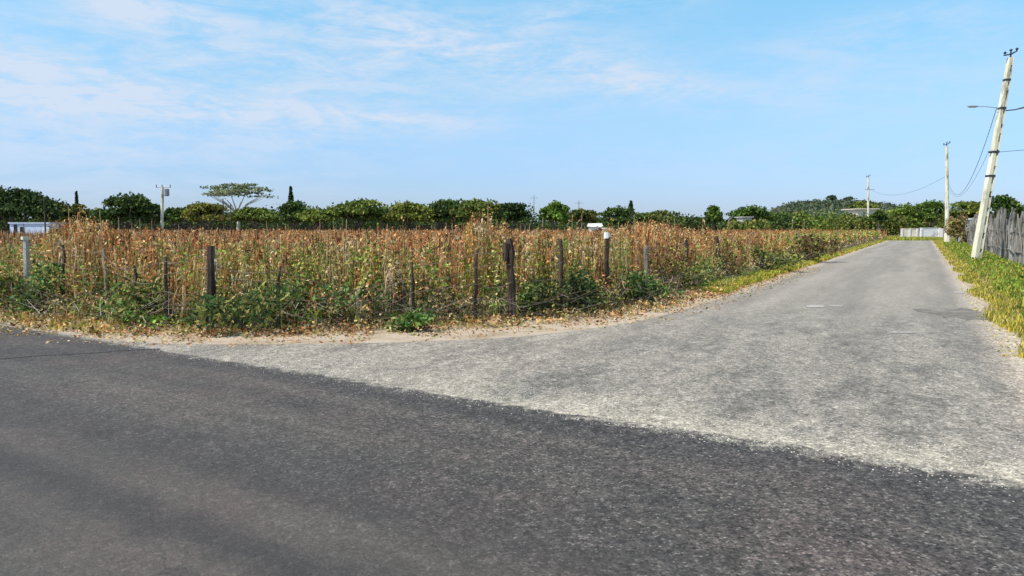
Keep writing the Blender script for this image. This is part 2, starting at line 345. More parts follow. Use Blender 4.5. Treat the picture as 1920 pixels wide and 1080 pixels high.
# sandy verge under and around the road edges
left_edge = catmull([SN(5.5, 46), (-9.2, 12.9), (-6.9, 11.2), (-4.7, 10.25), (-1.9, 10.32), (0.3, 11.05), (2.25, 12.9), (4.3, 16.2), AB(-4.05, 23), AB(-4.05, 40), AB(-4.05, 60), AB(-4.05, 82), AB(-4.1, 112)])
right_edge = catmull([AB(1.1, 112), AB(1.08, 82), AB(1.08, 50), AB(1.08, 28), (8.55, 13.2), (7.6, 10.9), (7.9, 8.6), (10.5, 5.2), SN(5.5, -30)])
sand_l = catmull([SN(6.5, 46), (-9.6, 13.9), (-6.9, 12.2), (-4.6, 11.4), (-1.9, 11.7), (0.0, 12.7), (1.9, 14.0), (3.5, 16.8), AB(-4.75, 23), AB(-4.5, 40), AB(-4.35, 60), AB(-4.3, 82), AB(-4.3, 112)])
sand_r = catmull([AB(1.4, 112), AB(1.4, 82), AB(1.4, 50), AB(1.42, 28), (9.0, 13.3), (8.4, 11.0), (9.0, 8.9), (11.5, 6.2), SN(6.6, -30)])
sheet('sandy_verge', densify([SN(3, 46)]+sand_l+sand_r+[SN(3, -30)], jit=.10), 0.004, SAND)
sheet('side_road', densify([SN(4.5, 46)]+left_edge+right_edge+[SN(4.5, -30)], jit=.045), 0.008, ASPH_L)
dk = []
for t in np.arange(46, -30.1, -0.12 if True else -.3):
    s = 5.5+0.03*math.sin(t*1.3)+0.012*math.sin(t*5.3+1)+0.025*random.uniform(-1, 1)+0.10*math.exp(-((t-1.2)/2.5)**2)
    dk.append(SN(s, t))
sheet('main_road', dk+[SN(-1.4, -30), SN(-1.4, 46)], 0.012, ASPH_D)
sheet('near_verge', densify([SN(-1.4, 46), SN(-1.4, -30), SN(-2.6, -30), SN(-2.6, 46)], 1.0, .05), 0.004, SAND)
# crack across the main road on the left, a darker ragged blotch and paint remains on the side road
ck = [G(-60, 678), G(0, 675), G(80, 668), G(170, 664), G(230, 659), G(300, 656)]
ckp = [(p.x, p.y+.03*random.uniform(.6, 1.3)) for p in ck]+[(p.x, p.y-.035*random.uniform(.6, 1.3)) for p in reversed(ck)]
sheet('tarred_crack', densify(ckp, .12, .006), 0.016, TAR)
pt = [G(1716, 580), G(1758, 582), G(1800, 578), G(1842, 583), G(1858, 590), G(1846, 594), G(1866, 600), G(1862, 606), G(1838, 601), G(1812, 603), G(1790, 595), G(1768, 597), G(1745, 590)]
sheet('road_blotch', densify([(p.x, p.y) for p in pt], .05, .06), 0.012, BLOTCHM)
for (x0, x1, y, h) in ((1513, 1546, 575.5, 2.2), (1556, 1580, 575, 1.2), (1790, 1812, 549, 1.2), (1668, 1712, 625, 1.0)):
    q = [G(x0, y-h), G(x1, y-h), G(x1, y+h), G(x0, y+h)]
    sheet('road_paint', densify([(p.x, p.y) for p in q], .05, .012), 0.016, OLDPAINT)

# ---------------------------------------------------------------- vegetation generators (vectorised)
def unit(a): return a/np.maximum(np.linalg.norm(a, axis=-1, keepdims=True), 1e-6)
def ribbons(q, p0, out, L, W, c, rise=.25, droop=.5, seg=3):
    """drooping leaves: p0 (n,3) root, out (n,2) heading, L length, W width"""
    n = len(p0); side = np.stack([-out[:, 1], out[:, 0], np.zeros(n)], 1)
    tilt = RNG.uniform(-.6, .6, n)[:, None]; side = unit(side+np.array([0, 0, 1.0])*tilt)
    o3 = np.stack([out[:, 0], out[:, 1], np.zeros(n)], 1); prev = p0; pw = W*.5
    for k in range(1, seg+1):
        t = k/seg
        cur = p0+o3*(L*(1-.25*t)*t)[:, None]+np.array([0, 0, 1.0])*(L*(rise*2*t-(rise*2+droop)*t*t))[:, None]
        cw = W*(.5*(1-t**2)+.05)
        quad = np.stack([prev-side*pw[:, None], prev+side*pw[:, None], cur+side*cw[:, None], cur-side*cw[:, None]], 1)
        q.add(quad, c*(1+.12*RNG.uniform(-1, 1, (n, 1)))); prev = cur; pw = cw
def stems(q, base, top, w, c):
    n = len(base)
    for k in range(2):
        a = RNG.uniform(0, math.pi, n) if k == 0 else a+math.pi/2
        s = np.stack([np.cos(a), np.sin(a), np.zeros(n)], 1)*(w/2)[:, None]
        q.add(np.stack([base-s, base+s, top+s*.5, top-s*.5], 1), c)
def bits(q, cen, size, c, elong=1.0, up=0.0):
    """loose leaf faces, random orientation"""
    n = len(cen); a = unit(RNG.normal(size=(n, 3))); b = RNG.normal(size=(n, 3))
    if up: a = unit(a*np.array([1, 1, 1-up]))
    b = unit(b-a*np.sum(a*b, 1, keepdims=True)); a = a*(size*elong/2)[:, None]; b = b*(size/2)[:, None]
    q.add(np.stack([cen-a-b*.55, cen+a*.1-b, cen+a+b*.5, cen-a*.2+b], 1), c)
def pal(n, cols, jit=.15):
    cols = np.array(cols); c = cols[RNG.integers(0, len(cols), n)]
    return c*(1+jit*RNG.uniform(-1, 1, (n, 1)))*(1+.06*RNG.uniform(-1, 1, (n, 3)))

BROWN = [(.68, .33, .125), (.58, .245, .085), (.72, .42, .18), (.40, .155, .055), (.78, .53, .28), (.66, .38, .14), (.68, .33, .14), (.30, .12, .045), (.16, .07, .03), (.10, .045, .025)]
YELO = [(.42, .36, .06), (.50, .40, .10), (.34, .33, .05)]
STRAW = [(.58, .46, .23), (.66, .53, .32), (.48, .38, .17), (.42, .36, .12)]
OLIVE = [(.22, .23, .05), (.28, .27, .07), (.17, .20, .045), (.33, .29, .09)]
GREEN = [(.07, .15, .03), (.10, .20, .04), (.14, .26, .06), (.055, .11, .03), (.19, .28, .09)]
DEEP = [(.03, .065, .02), (.05, .10, .025), (.04, .075, .03), (.09, .12, .04)]

FIELD = [(-60, 47.5), (-42.7, 35.9), (-9.5, 14.0), (-6.4, 12.0), (-4.1, 11.75), (-2.2, 12.0), (0, 13.1), (1.9, 14.4), (3.3, 17.0), AB(-5.15, 24), AB(-5.0, 40), AB(-5.0, 60), AB(-5.0, 84), AB(-5.0, 122)]
FP = np.array(FIELD)
def fdist(p):
    """signed distance to the field's road-side boundary: positive inside the field"""
    best = np.full(len(p), 1e9); sg = np.ones(len(p))
    for i in range(len(FP)-1):
        a, b = FP[i], FP[i+1]; ab = b-a; t = np.clip(((p-a)@ab)/(ab@ab), 0, 1); c = a+t[:, None]*ab; dd = np.linalg.norm(p-c, axis=1)
        cr = ab[0]*(p[:, 1]-a[1])-ab[1]*(p[:, 0]-a[0])
        m = dd < best; best = np.where(m, dd, best); sg = np.where(m, np.sign(cr), sg)
    return best*sg
def lum(p, s=1.0, o=0.0):
    x, y = p[:, 0]/s, p[:, 1]/s
    return (np.sin(x*1.3+y*.7+o)+np.sin(x*.6-y*1.1+2*o)+.6*np.sin(x*2.9+y*2.1+o*3)+.5*np.sin(y*3.7-x*1.7+o))/3.1
def sample(n, x0, x1, y0, y1, dmin, dmax, infr=True):
    p = np.stack([RNG.uniform(x0, x1, n), RNG.uniform(y0, y1, n)], 1); d = fdist(p)
    k = (d > dmin) & (d < dmax)
    if infr: k &= (np.abs(p[:, 0]) < p[:, 1]*.80+1.5)
    return p[k], d[k]

def edge_pts(n, d0, d1, ymax=130, ymin=0, pw=1.0):
    seg = FP[1:]-FP[:-1]; L = np.linalg.norm(seg, axis=1); mid = FP[:-1]; w = L/(12+np.linalg.norm((FP[1:]+FP[:-1])/2, axis=1)); w[0] = 0
    i = RNG.choice(len(L), n, p=w/w.sum()); t = RNG.random(n)[:, None]; nrm = np.stack([-seg[:, 1], seg[:, 0]], 1)/L[:, None]
    p = mid[i]+seg[i]*t+nrm[i]*(d0+(d1-d0)*RNG.random(n)**pw)[:, None]
    k = (np.abs(p[:, 0]) < p[:, 1]*.80+1.5) & (p[:, 1] < ymax) & (p[:, 1] > ymin) & (p[:, 1] > 9); p = p[k]; d = fdist(p); k = (d > d0-.3) & (d < d1+.3)
    return p[k], d[k]
def px_of(p): return 960+FPX*p[:, 0]/np.maximum(p[:, 1], 1)
q = Q()
# --- dry stalks, near band with full leaves
def dry_band(n, box, dmin, dmax, nl, lw, sw, simple=False, hs=1.0):
    sw = sw*1.35; lw = lw*.62
    p, d = sample(n, *box, dmin, dmax); n = len(p)
    if not n: return
    px = px_of(p); mod = lum(p, 2.2, 1.3)
    h = 1.22+.10*mod+.10*lum(p, .55, 3.1)+RNG.normal(0, .13, n)
    near = d < 6
    h += np.where(near, .34*np.exp(-((px-150)/70)**2)+.40*np.exp(-((px-900)/55)**2)+.34*np.exp(-((px-1215)/70)**2), 0)
    h -= .42*np.clip(1-d/2.6, 0, 1)*np.where((px > 200) & (px < 850), 1.0, .35)+np.where((px < 95) & (d < 60), .30, 0)
    h = np.maximum(h*hs, .35)
    tall = RNG.random(n) < .03; h = np.where(tall, h*1.14, h)
    gmix = np.clip(.62-d*.10+lum(p, 1.4, 4.0)*.5, 0, .85)*np.where(px > 1180, .3, 1)
    isg = RNG.random(n) < gmix
    c = np.where(isg[:, None], pal(n, OLIVE+STRAW), pal(n, BROWN)); 
    base = np.column_stack([p, np.zeros(n)]); top = base+np.column_stack([RNG.normal(0, .07, n), RNG.normal(0, .07, n), h])
    stems(q, base, top, np.full(n, sw)*RNG.uniform(.7, 1.4, n), np.clip(c*RNG.choice([.35, .8, 1.15, 1.3], n)[:, None], 0, .8))
    for k in range(nl):
        t = RNG.uniform(.22, .97, n); root = base+(top-base)*t[:, None]; az = RNG.uniform(0, 2*math.pi, n)
        out = np.stack([np.cos(az), np.sin(az)], 1); L = RNG.uniform(.16, .36, n)*(1.15-.6*t)*(1.0+.3*simple); W = RNG.uniform(.6, 1.3, n)*lw
        lc = np.where((t < .55)[:, None] & (RNG.random(n) < .35)[:, None], pal(n, OLIVE), c*RNG.uniform(.65, 1.35, (n, 1)))
        ribbons(q, root, out, L, W, lc, RNG.uniform(.5, 1.2), RNG.uniform(1.2, 2.4), 1 if simple else 3)
    for k in range(2 if simple else 5):       # seed heads
        cen = top+np.column_stack([RNG.normal(0, .035, n), RNG.normal(0, .035, n), RNG.uniform(-.26, .05, n)])
        bits(q, cen, RNG.uniform(.02, .045, n)*(1.7 if simple else 1), np.clip(c*RNG.uniform(.75, 1.4, (n, 1)), 0, .8), 2.2, -.6)
dry_band(30000, (-22, 26, 10, 34), .6, 7.5, 12, .024, .012)
dry_band(9000, (-22, 26, 10, 34), .12, 2.4, 12, .024, .012, hs=.95)
dry_band(9000, (-22, 26, 10, 34), 2, 7.5, 12, .024, .012)
dry_band(16000, (-34, 34, 12, 46), 7.5, 20, 6, .036, .018)
dry_band(26000, (-80, 60, 20, 80), 20, 60, 4, .07, .03, True)
dry_band(30000, (-110, 70, 50, 126), 40, 140, 3, .13, .05, True, .97)
dry_band(9000, (6, 62, 30, 126), .6, 20, 6, .06, .025, True, 1.02)
for (n, box, a_, b_, w_) in ((9000, (-22, 26, 10, 34), .6, 9, .014), (7000, (-60, 50, 14, 60), 8, 40, .03), (3500, (-90, 62, 40, 120), 30, 110, .06)):
    p, d = sample(n, *box, a_, b_); n = len(p); hh = RNG.uniform(.9, 1.5, n)+np.where(RNG.random(n) < .10, RNG.uniform(.1, .4, n), 0)*(w_ < .05)
    bs = np.column_stack([p, np.zeros(n)]); stems(q, bs, bs+np.column_stack([RNG.normal(0, .05, n), RNG.normal(0, .05, n), hh]), RNG.uniform(.7, 1.5, n)*w_, pal(n, [(.08, .04, .02), (.16, .07, .035), (.66, .50, .30), (.60, .36, .18), (.10, .06, .04), (.72, .58, .36)], .2))
me = q.mesh('dry_field_weeds'); o = link('dry_field_weeds', me, DRY)
tag(o, 'dense field of dry reddish brown weeds and stalks behind the wire fence', 'dry weeds', kind='stuff')

# --- undergrowth at the foot of the field
q = Q()
def weeds(n, dmin, dmax, nb, hh, rr, size, cols, hvar=.3, cl=None, ymax=130):
    p, d = edge_pts(n, dmin, dmax, ymax)
    if cl is not None: k = lum(p, cl[0], cl[1]) > cl[2]; p = p[k]
    n = len(p); far = 1+np.maximum(0, p[:, 1]-18)*.018; size = size*far
    H = hh*(1+hvar*RNG.uniform(-1, 1, n)); c = pal(n, cols)
    for k in range(nb):
        t = RNG.random(n)**.8; az = RNG.uniform(0, 2*math.pi, n); r = rr*np.sqrt(RNG.random(n))*(1-.35*t)
        cen = np.column_stack([p[:, 0]+r*np.cos(az), p[:, 1]+r*np.sin(az), H*t+.02])
        bits(q, cen, RNG.uniform(.6, 1.4, n)*size, c*RNG.uniform(.7, 1.35, (n, 1)), 1.7)
B = (-24, 30, 10, 52)
TWIGGY = [(.20, .13, .08), (.28, .19, .12), (.12, .08, .05), (.36, .27, .17), (.08, .06, .04)]
MID = [(.17, .34, .045), (.24, .42, .06), (.12, .25, .035), (.32, .46, .08), (.09, .18, .03)]
LEMON = [(.33, .40, .055), (.42, .46, .08), (.50, .43, .09), (.56, .45, .12), (.26, .34, .05)]
weeds(5200, -.95, .30, 7, .10, .15, .032, OLIVE+STRAW+BROWN+STRAW+TWIGGY, .7, None, 20)
weeds(2200, -.05, .8, 16, .26, .20, .034, DEEP+TWIGGY+MID+TWIGGY, .5)
weeds(1700, .1, 1.3, 20, .46, .18, .038, DEEP+DEEP+MID, .4, (.55, 7.0, .05))
weeds(3200, -.1, 1.5, 14, .50, .15, .030, BROWN+STRAW+TWIGGY, .6, (.45, 3.3, -.2))
weeds(900, -.6, .2, 14, .26, .16, .04, GREEN+OLIVE+MID, .5, (.5, 1.0, .1), 20)
weeds(2200, -.05, 1.0, 12, .36, .20, .04, TWIGGY+STRAW+OLIVE, .6, (.7, 4.2, -.2))
weeds(1400, .0, 1.4, 20, .46, .18, .038, DEEP+MID+TWIGGY, .5, (.7, 1.0, .0))
weeds(2500, .2, 2.0, 20, .74, .15, .038, MID+MID+DEEP+LEMON, .5, (.6, 2.0, .0))
weeds(1500, .3, 1.9, 16, .62, .17, .04, TWIGGY+BROWN, .4, (.8, 6.0, -.1))
weeds(2900, .5, 3.0, 22, .98, .13, .036, LEMON+MID, .35, (1.1, 5.0, -.2))
weeds(2400, .8, 3.6, 22, 1.12, .12, .034, LEMON+OLIVE, .25, (.9, 9.0, -.1))
weeds(2000, .0, 1.8, 14, .55, .2, .035, BROWN+STRAW, .5, (.7, 3.0, 0))
weeds(2600, .4, 2.6, 18, 1.05, .12, .036, BROWN+STRAW, .3, (1.0, 8.0, -.2))
weeds(1300, .1, 1.6, 20, .55, .2, .045, DEEP+DEEP+TWIGGY, .4, (1.0, 2.2, .1))
p, d = edge_pts(8000, .1, 2.8, 60); n = len(p); h = RNG.uniform(.25, .7, n)+np.clip(d, 0, 2)*.25      # coarse upright blades
for k in range(4):
    az = RNG.uniform(0, 6.28, n); ribbons(q, np.column_stack([p, np.zeros(n)]), np.stack([np.cos(az), np.sin(az)], 1), h*.75, np.full(n, .016), pal(n, MID+LEMON+STRAW+STRAW, .25), 1.6, .4)
me = q.mesh('green_undergrowth'); o = link('green_undergrowth', me, LEAF)
tag(o, 'tangled dark green undergrowth along the front of the dry field', 'undergrowth', kind='stuff')

# --- dead twigs lying and leaning in the undergrowth
q = Q()
p, d = edge_pts(6500, -.6, 1.6); n = len(p); az = RNG.uniform(0, 2*math.pi, n)
b0 = np.column_stack([p, RNG.uniform(.0, .45, n)]); L = RNG.uniform(.2, .9, n)
dz = RNG.uniform(-.15, .5, n); tp = b0+np.column_stack([np.cos(az)*L, np.sin(az)*L*.5, dz*L])
stems(q, b0, tp, RNG.uniform(.008, .018, n), pal(n, [(.34, .30, .26), (.46, .40, .36), (.22, .18, .15), (.40, .30, .22)]))
o = link('dead_twigs', q.mesh('dead_twigs'), DRY); tag(o, 'grey dead twigs tangled low in the undergrowth', 'twigs', kind='stuff')

# --- verge grass
def grass(q, p, bl, h, w, cols, spread=.05):
    n = len(p); c = pal(n, cols, .2); hh = np.broadcast_to(h, (n,))
    for k in range(bl):
        az = RNG.uniform(0, 2*math.pi, n); out = np.stack([np.cos(az), np.sin(az)], 1)
        root = np.column_stack([p+RNG.normal(0, spread, (n, 2)), np.zeros(n)]); L = hh*RNG.uniform(.6, 1.3, n)
        lean = RNG.uniform(.1, .55, n); tip = root+np.column_stack([out*(L*lean)[:, None], L]); mid = root*.5+tip*.5+np.column_stack([-out*(L*.08)[:, None], L*.12])
        s = np.stack([-out[:, 1], out[:, 0], np.zeros(n)], 1)*(np.broadcast_to(w, (n,))/2)[:, None]; cc = c*RNG.uniform(.75, 1.3, (n, 1))
        q.add(np.stack([root-s, root+s, mid+s*.8, mid-s*.8], 1), cc); q.add(np.stack([mid-s*.8, mid+s*.8, tip+s*.1, tip-s*.1], 1), cc)
YEL = [(.50, .42, .05), (.58, .45, .08), (.40, .38, .04), (.32, .34, .04), (.60, .45, .15)]
LIME = [(.20, .31, .03), (.14, .26, .025), (.27, .35, .04), (.10, .19, .025)]
q = Q()
def strip(n, a0, a1, b0, b1, wob=.2):
    a = RNG.uniform(a0, a1, n); b = b0+(b1-b0)*RNG.random(n)**1.5; a = a+wob*np.sin(b*1.1)*.5
    return a[:, None]*M_+b[:, None]*V, a, b
p, a, b = strip(14000, -5.5, -4.30, 18.5, 104, .12); grass(q, p, 7, .06+.06*RNG.random(len(p))+b*.0005, .012+b*.0007, YEL+LIME+YEL)
p, a, b = strip(5000, -5.9, -4.9, 19, 104, .2); grass(q, p, 7, .12+b*.0008, .012+b*.0007, LIME+LIME+OLIVE)
p, d = edge_pts(5200, -.8, .2, 22, 0, .8); m = lum(p, .45, 2.0)+(d+.3)*.6 > .05; p = p[m]; grass(q, p, 7, .07, .009, YEL+STRAW+OLIVE+STRAW)
p, d = edge_pts(2600, -.8, .1, 26); p = p[p[:, 0] < -6.2]; grass(q, p, 7, .10, .011, YEL)
o = link('left_verge_grass', q.mesh('left_verge_grass'), LEAF); tag(o, 'low yellow green grass between the side road and the dry field', 'grass', kind='stuff')
q = Q()
p, a, b = strip(12000, 1.2, 2.5, 11, 108, .3); grass(q, p, 7, .05+.09*RNG.random(len(p)), .010+b*.0006, YEL+YEL+OLIVE)
p, a, b = strip(12000, 1.7, 4.6, 11, 108, .2); grass(q, p, 8, .12+.12*RNG.random(len(p)), .012+b*.0006, LIME+LIME+YEL+OLIVE)
p, a, b = strip(1600, 1.2, 3.6, 11, 70, .3); grass(q, p, 7, .15, .012, STRAW+YEL+OLIVE)
p, a, b = strip(3500, 1.6, 4.4, 12, 60, .2); bits(q, np.column_stack([p, RNG.uniform(.02, .26, len(p))]), RNG.uniform(.05, .10, len(p)), pal(len(p), LIME+[(.38, .42, .12)]), 1.4)
p = np.column_stack([RNG.uniform(9.2, 26, 5000), RNG.uniform(8, 26, 5000)]); aa = p@M_; p = p[aa > 2.0]; grass(q, p, 6, .15, .014, LIME+YEL)
o = link('right_verge_grass', q.mesh('right_verge_grass'), LEAF); tag(o, 'bright yellow and green grass strip below the grey stick fence', 'grass', kind='stuff')
q = Q()
p = np.column_stack([RNG.uniform(46, 78, 6000), RNG.uniform(97, 135, 6000)]); k = (p@V > 103); p = p[k]; grass(q, p, 6, .30, .05, LIME+YEL+OLIVE, .2)
p = np.column_stack([RNG.uniform(26, 150, 9000), RNG.uniform(30, 150, 9000)]); k = (p@M_ > 3.8); p = p[k]; grass(q, p, 5, .35, .06, LIME+OLIVE, .25)
o = link('far_grass', q.mesh('far_grass'), LEAF); tag(o, 'rough grass beyond the far end of the side road', 'grass', kind='stuff')

# --- litter and pebbles on the verge
q = Q()
p, d = edge_pts(38000, -1.9, .1, 30, 0, .5); p = p[d < .1]; n = len(p)
bits(q, np.column_stack([p, RNG.uniform(.012, .03, n)]), RNG.uniform(.012, .038, n), pal(n, BROWN+STRAW+STRAW+OLIVE, .3)*.9, 1.8, .85)
p, a, b = strip(2500, -4.7, -4.1, 17, 60, .05); n = len(p); bits(q, np.column_stack([p, np.full(n, .02)]), RNG.uniform(.02, .04, n), pal(n, BROWN+STRAW, .3), 1.6, .85)
p, a, b = strip(2500, .9, 1.6, 11, 60, .05); n = len(p); bits(q, np.column_stack([p, np.full(n, .02)]), RNG.uniform(.012, .028, n), pal(n, STRAW+YEL, .3), 1.6, .85)
o = link('leaf_litter', q.mesh('leaf_litter'), DRY); tag(o, 'scattered dry leaves and straw on the sandy verge', 'leaf litter', kind='stuff')
def pebbles(pts, smin, smax):
    vs = []; fs = []
    for (x, y) in pts:
        r = random.uniform(smin, smax); o0 = len(vs); hgt = r*random.uniform(.4, .7)
        k = 6; a0 = random.random()*6
        for i in range(k):
            rr = r*random.uniform(.75, 1.2); vs.append((x+rr*math.cos(a0+i*math.pi*2/k), y+rr*math.sin(a0+i*math.pi*2/k), .010))
        for i in range(k):
            rr = r*random.uniform(.45, .7); vs.append((x+rr*math.cos(a0+i*math.pi*2/k), y+rr*math.sin(a0+i*math.pi*2/k), .010+hgt))
        for i in range(k): fs.append((o0+i, o0+(i+1) % k, o0+k+(i+1) % k, o0+k+i))
        fs.append(tuple(range(o0+k, o0+2*k)))
    me = bpy.data.meshes.new('gravel'); me.from_pydata(vs, [], fs); me.update(); return me
pp = []
for i in range(5200):
    t = random.uniform(-6, 12); s = 5.5+abs(random.gauss(0, .5)); pp.append(SN(s, t))
for i in range(1500):
    t = random.uniform(-6, 12); s = 5.5-abs(random.gauss(0, .12)); pp.append(SN(s, t))
p, d = sample(4000, -18, 5, 9, 22, -1.4, -.2); pp += [tuple(x) for x in p[:1500]]
p, d = edge_pts(3500, -1.3, .1, 24); pp += [tuple(x) for x in p]
GRAVELM = m_rough('gravel', (0.30, 0.28, 0.25), (0.62, 0.58, 0.5), 12)
gm = pebbles(pp, .003, .009); o = link('gravel', gm, GRAVELM); tag(o, 'loose pale gravel along the edge of the dark road', 'gravel', kind='stuff')

# ---------------------------------------------------------------- shrubs (each one a thing)
def bush(px, py, D_, w, h, cols, label, name='shrub', size=.04, nleaf=1000, cat='shrub', mat=LEAF):
    b = G(px, py) if D_ is None else Vector(P(px, py, D_)); b.z = 0
    t = empty(name, b, label, cat, 'shrubs along the field edge' if D_ is None else None)
    q = Q(); nb = 7; cen = np.column_stack([RNG.normal(0, w*.30, nb), RNG.normal(0, w*.22, nb), RNG.uniform(.2, .85, nb)*h]); cen[0] = (0, 0, .55*h)
    for k in range(nb):
        m = nleaf//nb; dd = unit(RNG.normal(size=(m, 3))); r = (RNG.uniform(.2, 1.0, m)**.7+RNG.exponential(.15, m))[:, None]
        pts = cen[k]+dd*r*np.array([w*.28, w*.25, h*.30]); pts[:, 2] = np.abs(pts[:, 2])
        bits(q, pts, RNG.uniform(.6, 1.4, m)*size, pal(m, list(cols)*2+OLIVE, .3)*RNG.uniform(.8, 1.35), 2.3)
    link('foliage', q.mesh('foliage'), mat, t)
    mb = MB()
    for k in range(6): e = cen[k]; mb.tube([(0, 0, 0), (e[0]*.4, e[1]*.4, e[2]*.5), tuple(e)], [.018, .013, .006], 5)
    mb.build('stem', BARK, t); return t
bush(470, 622, None, 1.15, .72, DEEP, 'dark green rounded shrub just right of the dark wooden post at the corner')
bush(690, 606, None, 1.2, .78, DEEP+GREEN, 'bluish green bush with pale stems midway along the front of the field')
bush(545, 606, None, 1.0, .85, GREEN+[(.24, .36, .09)], 'light green leafy bush beside the dark rounded shrub')
bush(325, 560, None, 1.1, 1.05, [(.16, .32, .05), (.24, .40, .08), (.12, .24, .04)], 'bright green leafy bush half way up the weeds left of the corner post')
bush(245, 610, None, 1.0, .8, GREEN+OLIVE, 'olive green bush in front of the weeds left of the corner post')
bush(80, 592, None, 1.0, .9, DEEP+GREEN, 'dark green bush at the foot of the pale concrete fence post')
bush(20, 585, None, .9, .95, OLIVE+GREEN, 'yellow green bush at the left end of the field edge')
bush(835, 590, None, .9, .85, [(.18, .26, .10), (.14, .22, .06)]+GREEN, 'grey green bush left of the thick brown post')
bush(760, 620, None, .5, .28, GREEN, 'small low green plant on the sandy verge')
bush(1010, 592, None, .9, .70, DEEP, 'dark bush just right of the thick brown post')
bush(1098, 588, None, 1.0, .80, DEEP+[(.05, .12, .07)], 'deep green bush between the two wooden posts near the road')
bush(1195, 570, None, 1.2, .72, DEEP+GREEN, 'wide dark green bush right of the white topped post')
bush(1300, 545, None, 1.3, .85, GREEN+OLIVE, 'pale leaved bush by the side road, before the row of brown clumps')
bush(1235, 552, None, 1.3, 1.25, [(.16, .08, .045), (.22, .12, .07), (.12, .07, .04)], 'dark russet clump of dead weeds right of the white topped post', 'dead_bush', mat=DRY)
bush(1360, 524, None, 1.4, 1.2, [(.16, .08, .045), (.24, .13, .07), (.10, .06, .035)], 'second dark russet clump of dead weeds beside the side road', 'dead_bush', mat=DRY)
bush(1515, 492, None, 2.2, 1.15, [(.16, .08, .045), (.20, .11, .06), (.10, .06, .035)], 'long dark russet clump of dead weeds near the far end of the field', 'dead_bush', .08, mat=DRY)
bush(1420, 510, None, 1.6, .95, DEEP+OLIVE, 'low green bush between the two farther russet clumps', 'shrub', .07)
bush(1795, 452, 72, 1.6, 2.7, [(.26, .16, .08), (.20, .14, .06), (.30, .22, .10)], 'brown leafed bush behind the second utility pole, at the end of the stick fence', 'dead_bush', .16)

# ---------------------------------------------------------------- wire fence round the field
wf = empty('wire_fence', G(962, 602), 'sagging barbed wire fence on rough wooden posts along the field edge', 'fence')
wl = Vector(wf.location)
posts = [(-330, 560, 1.35, .05, GREYCONC, 0), (55, 583, 1.42, .062, GREYCONC, 0), (118, 590, 1.3, .03, DARKWOOD, .05), (203, 600, 1.25, .035, TANWOOD, -.02), (262, 612, 1.0, .028, DARKWOOD, -.06), (312, 616, 1.15, .03, DARKWOOD, .03), (395, 621, 1.33, .066, DARKWOOD, .03), (408, 619, 1.1, .035, DARKWOOD, -.05), (520, 618, 1.0, .026, DARKWOOD, .07), (670, 612, .62, .04, GREYWOOD, .05),
         (778, 610, 1.05, .028, DARKWOOD, -.05), (890, 604, 1.25, .03, DARKWOOD, .04), (962, 602, 1.42, .074, DARKWOOD, -.04), (1055, 592, 1.40, .045, DARKWOOD, -.03), (1136, 578, 1.42, .052, DARKWOOD, .01), (1208, 560, 1.2, .05, GREYWOOD, .03), (1283, 543, 1.3, .055, DARKWOOD, .02), (1345, 525, 1.35, .06, DARKWOOD, -.03)]
tops = []
def post_mesh(h, r, lean, seed):
    mb = MB(); rr = random.Random(seed); pts = []; rad = []
    for k in range(7):
        t = k/6; pts.append((lean*h*t+rr.uniform(-.02, .02), rr.uniform(-.02, .02), -.05+(h+.05)*t)); rad.append(r*(1.1-.28*t)*rr.uniform(.82, 1.12))
    mb.tube(pts, rad, 7); return mb
def add_post(loc, h, r, mt, lean, seed, label=None):
    o = post_mesh(h, r, lean, seed).build('fence_post', mt, wf); o.location = Vector(loc)-wl
    if label: o['label'] = label
    tops.append((Vector(loc), h, lean)); return o
labs = {55: 'pale concrete fence post', 962: 'thick dark brown post with a splintered top', 1136: 'dark post with a white painted top', 395: 'dark leaning corner post', 203: 'thin tan post', 670: 'short grey stub post'}
for i, (px, py, h, r, mt, ln) in enumerate(posts):
    o = add_post(G(px, py), h, r, mt, ln, i, labs.get(px))
    if px == 1136: mb = MB(); mb.tube([(0, 0, h-.02), (0, 0, h+.10)], [.062, .055], 7); mb.build('white_cap', WHITEPAINT, o)
    if px == 55: mb = MB(); mb.tube([(0, 0, h-.04), (0, 0, h+.02)], [.078, .078], 6); mb.build('post_cap', CONC, o)
    if px == 962:
        mb = MB(); mb.tube([(-.14, -.05, h-.38), (-.12, -.04, h-.08), (-.02, 0, h-.03)], [.05, .07, .04], 6); mb.build('split_stub', DARKWOOD, o)
for k, b in enumerate((27, 30.5, 34, 38, 43, 49, 56, 64, 73, 83)):
    x, y = AB(-6.0, b); add_post((x, y, 0), 1.35+.1*math.sin(k*2.1), .05, (TANWOOD, GREYWOOD, DARKWOOD)[k % 3], .03*math.sin(k*1.7), 30+k)
for lv in (.38, .68, .98, 1.22):
    mb = MB()
    for i in range(len(tops)-1):
        a, ha, la = tops[i]; b, hb, lb = tops[i+1]; pts = []
        for k in range(5):
            t = k/4; p = a.lerp(b, t)-wl; p.z = lv*min(1, (ha*(1-t)+hb*t)/1.3)-.10*4*t*(1-t)*(.5+.5*math.sin(i*3+lv*9)); p.x += (la*(1-t)+lb*t)*lv
            p.y -= .06; pts.append(p)
        mb.tube(pts, .005, 4)
    mb.build('barbed_wire', RUSTWIRE, wf)

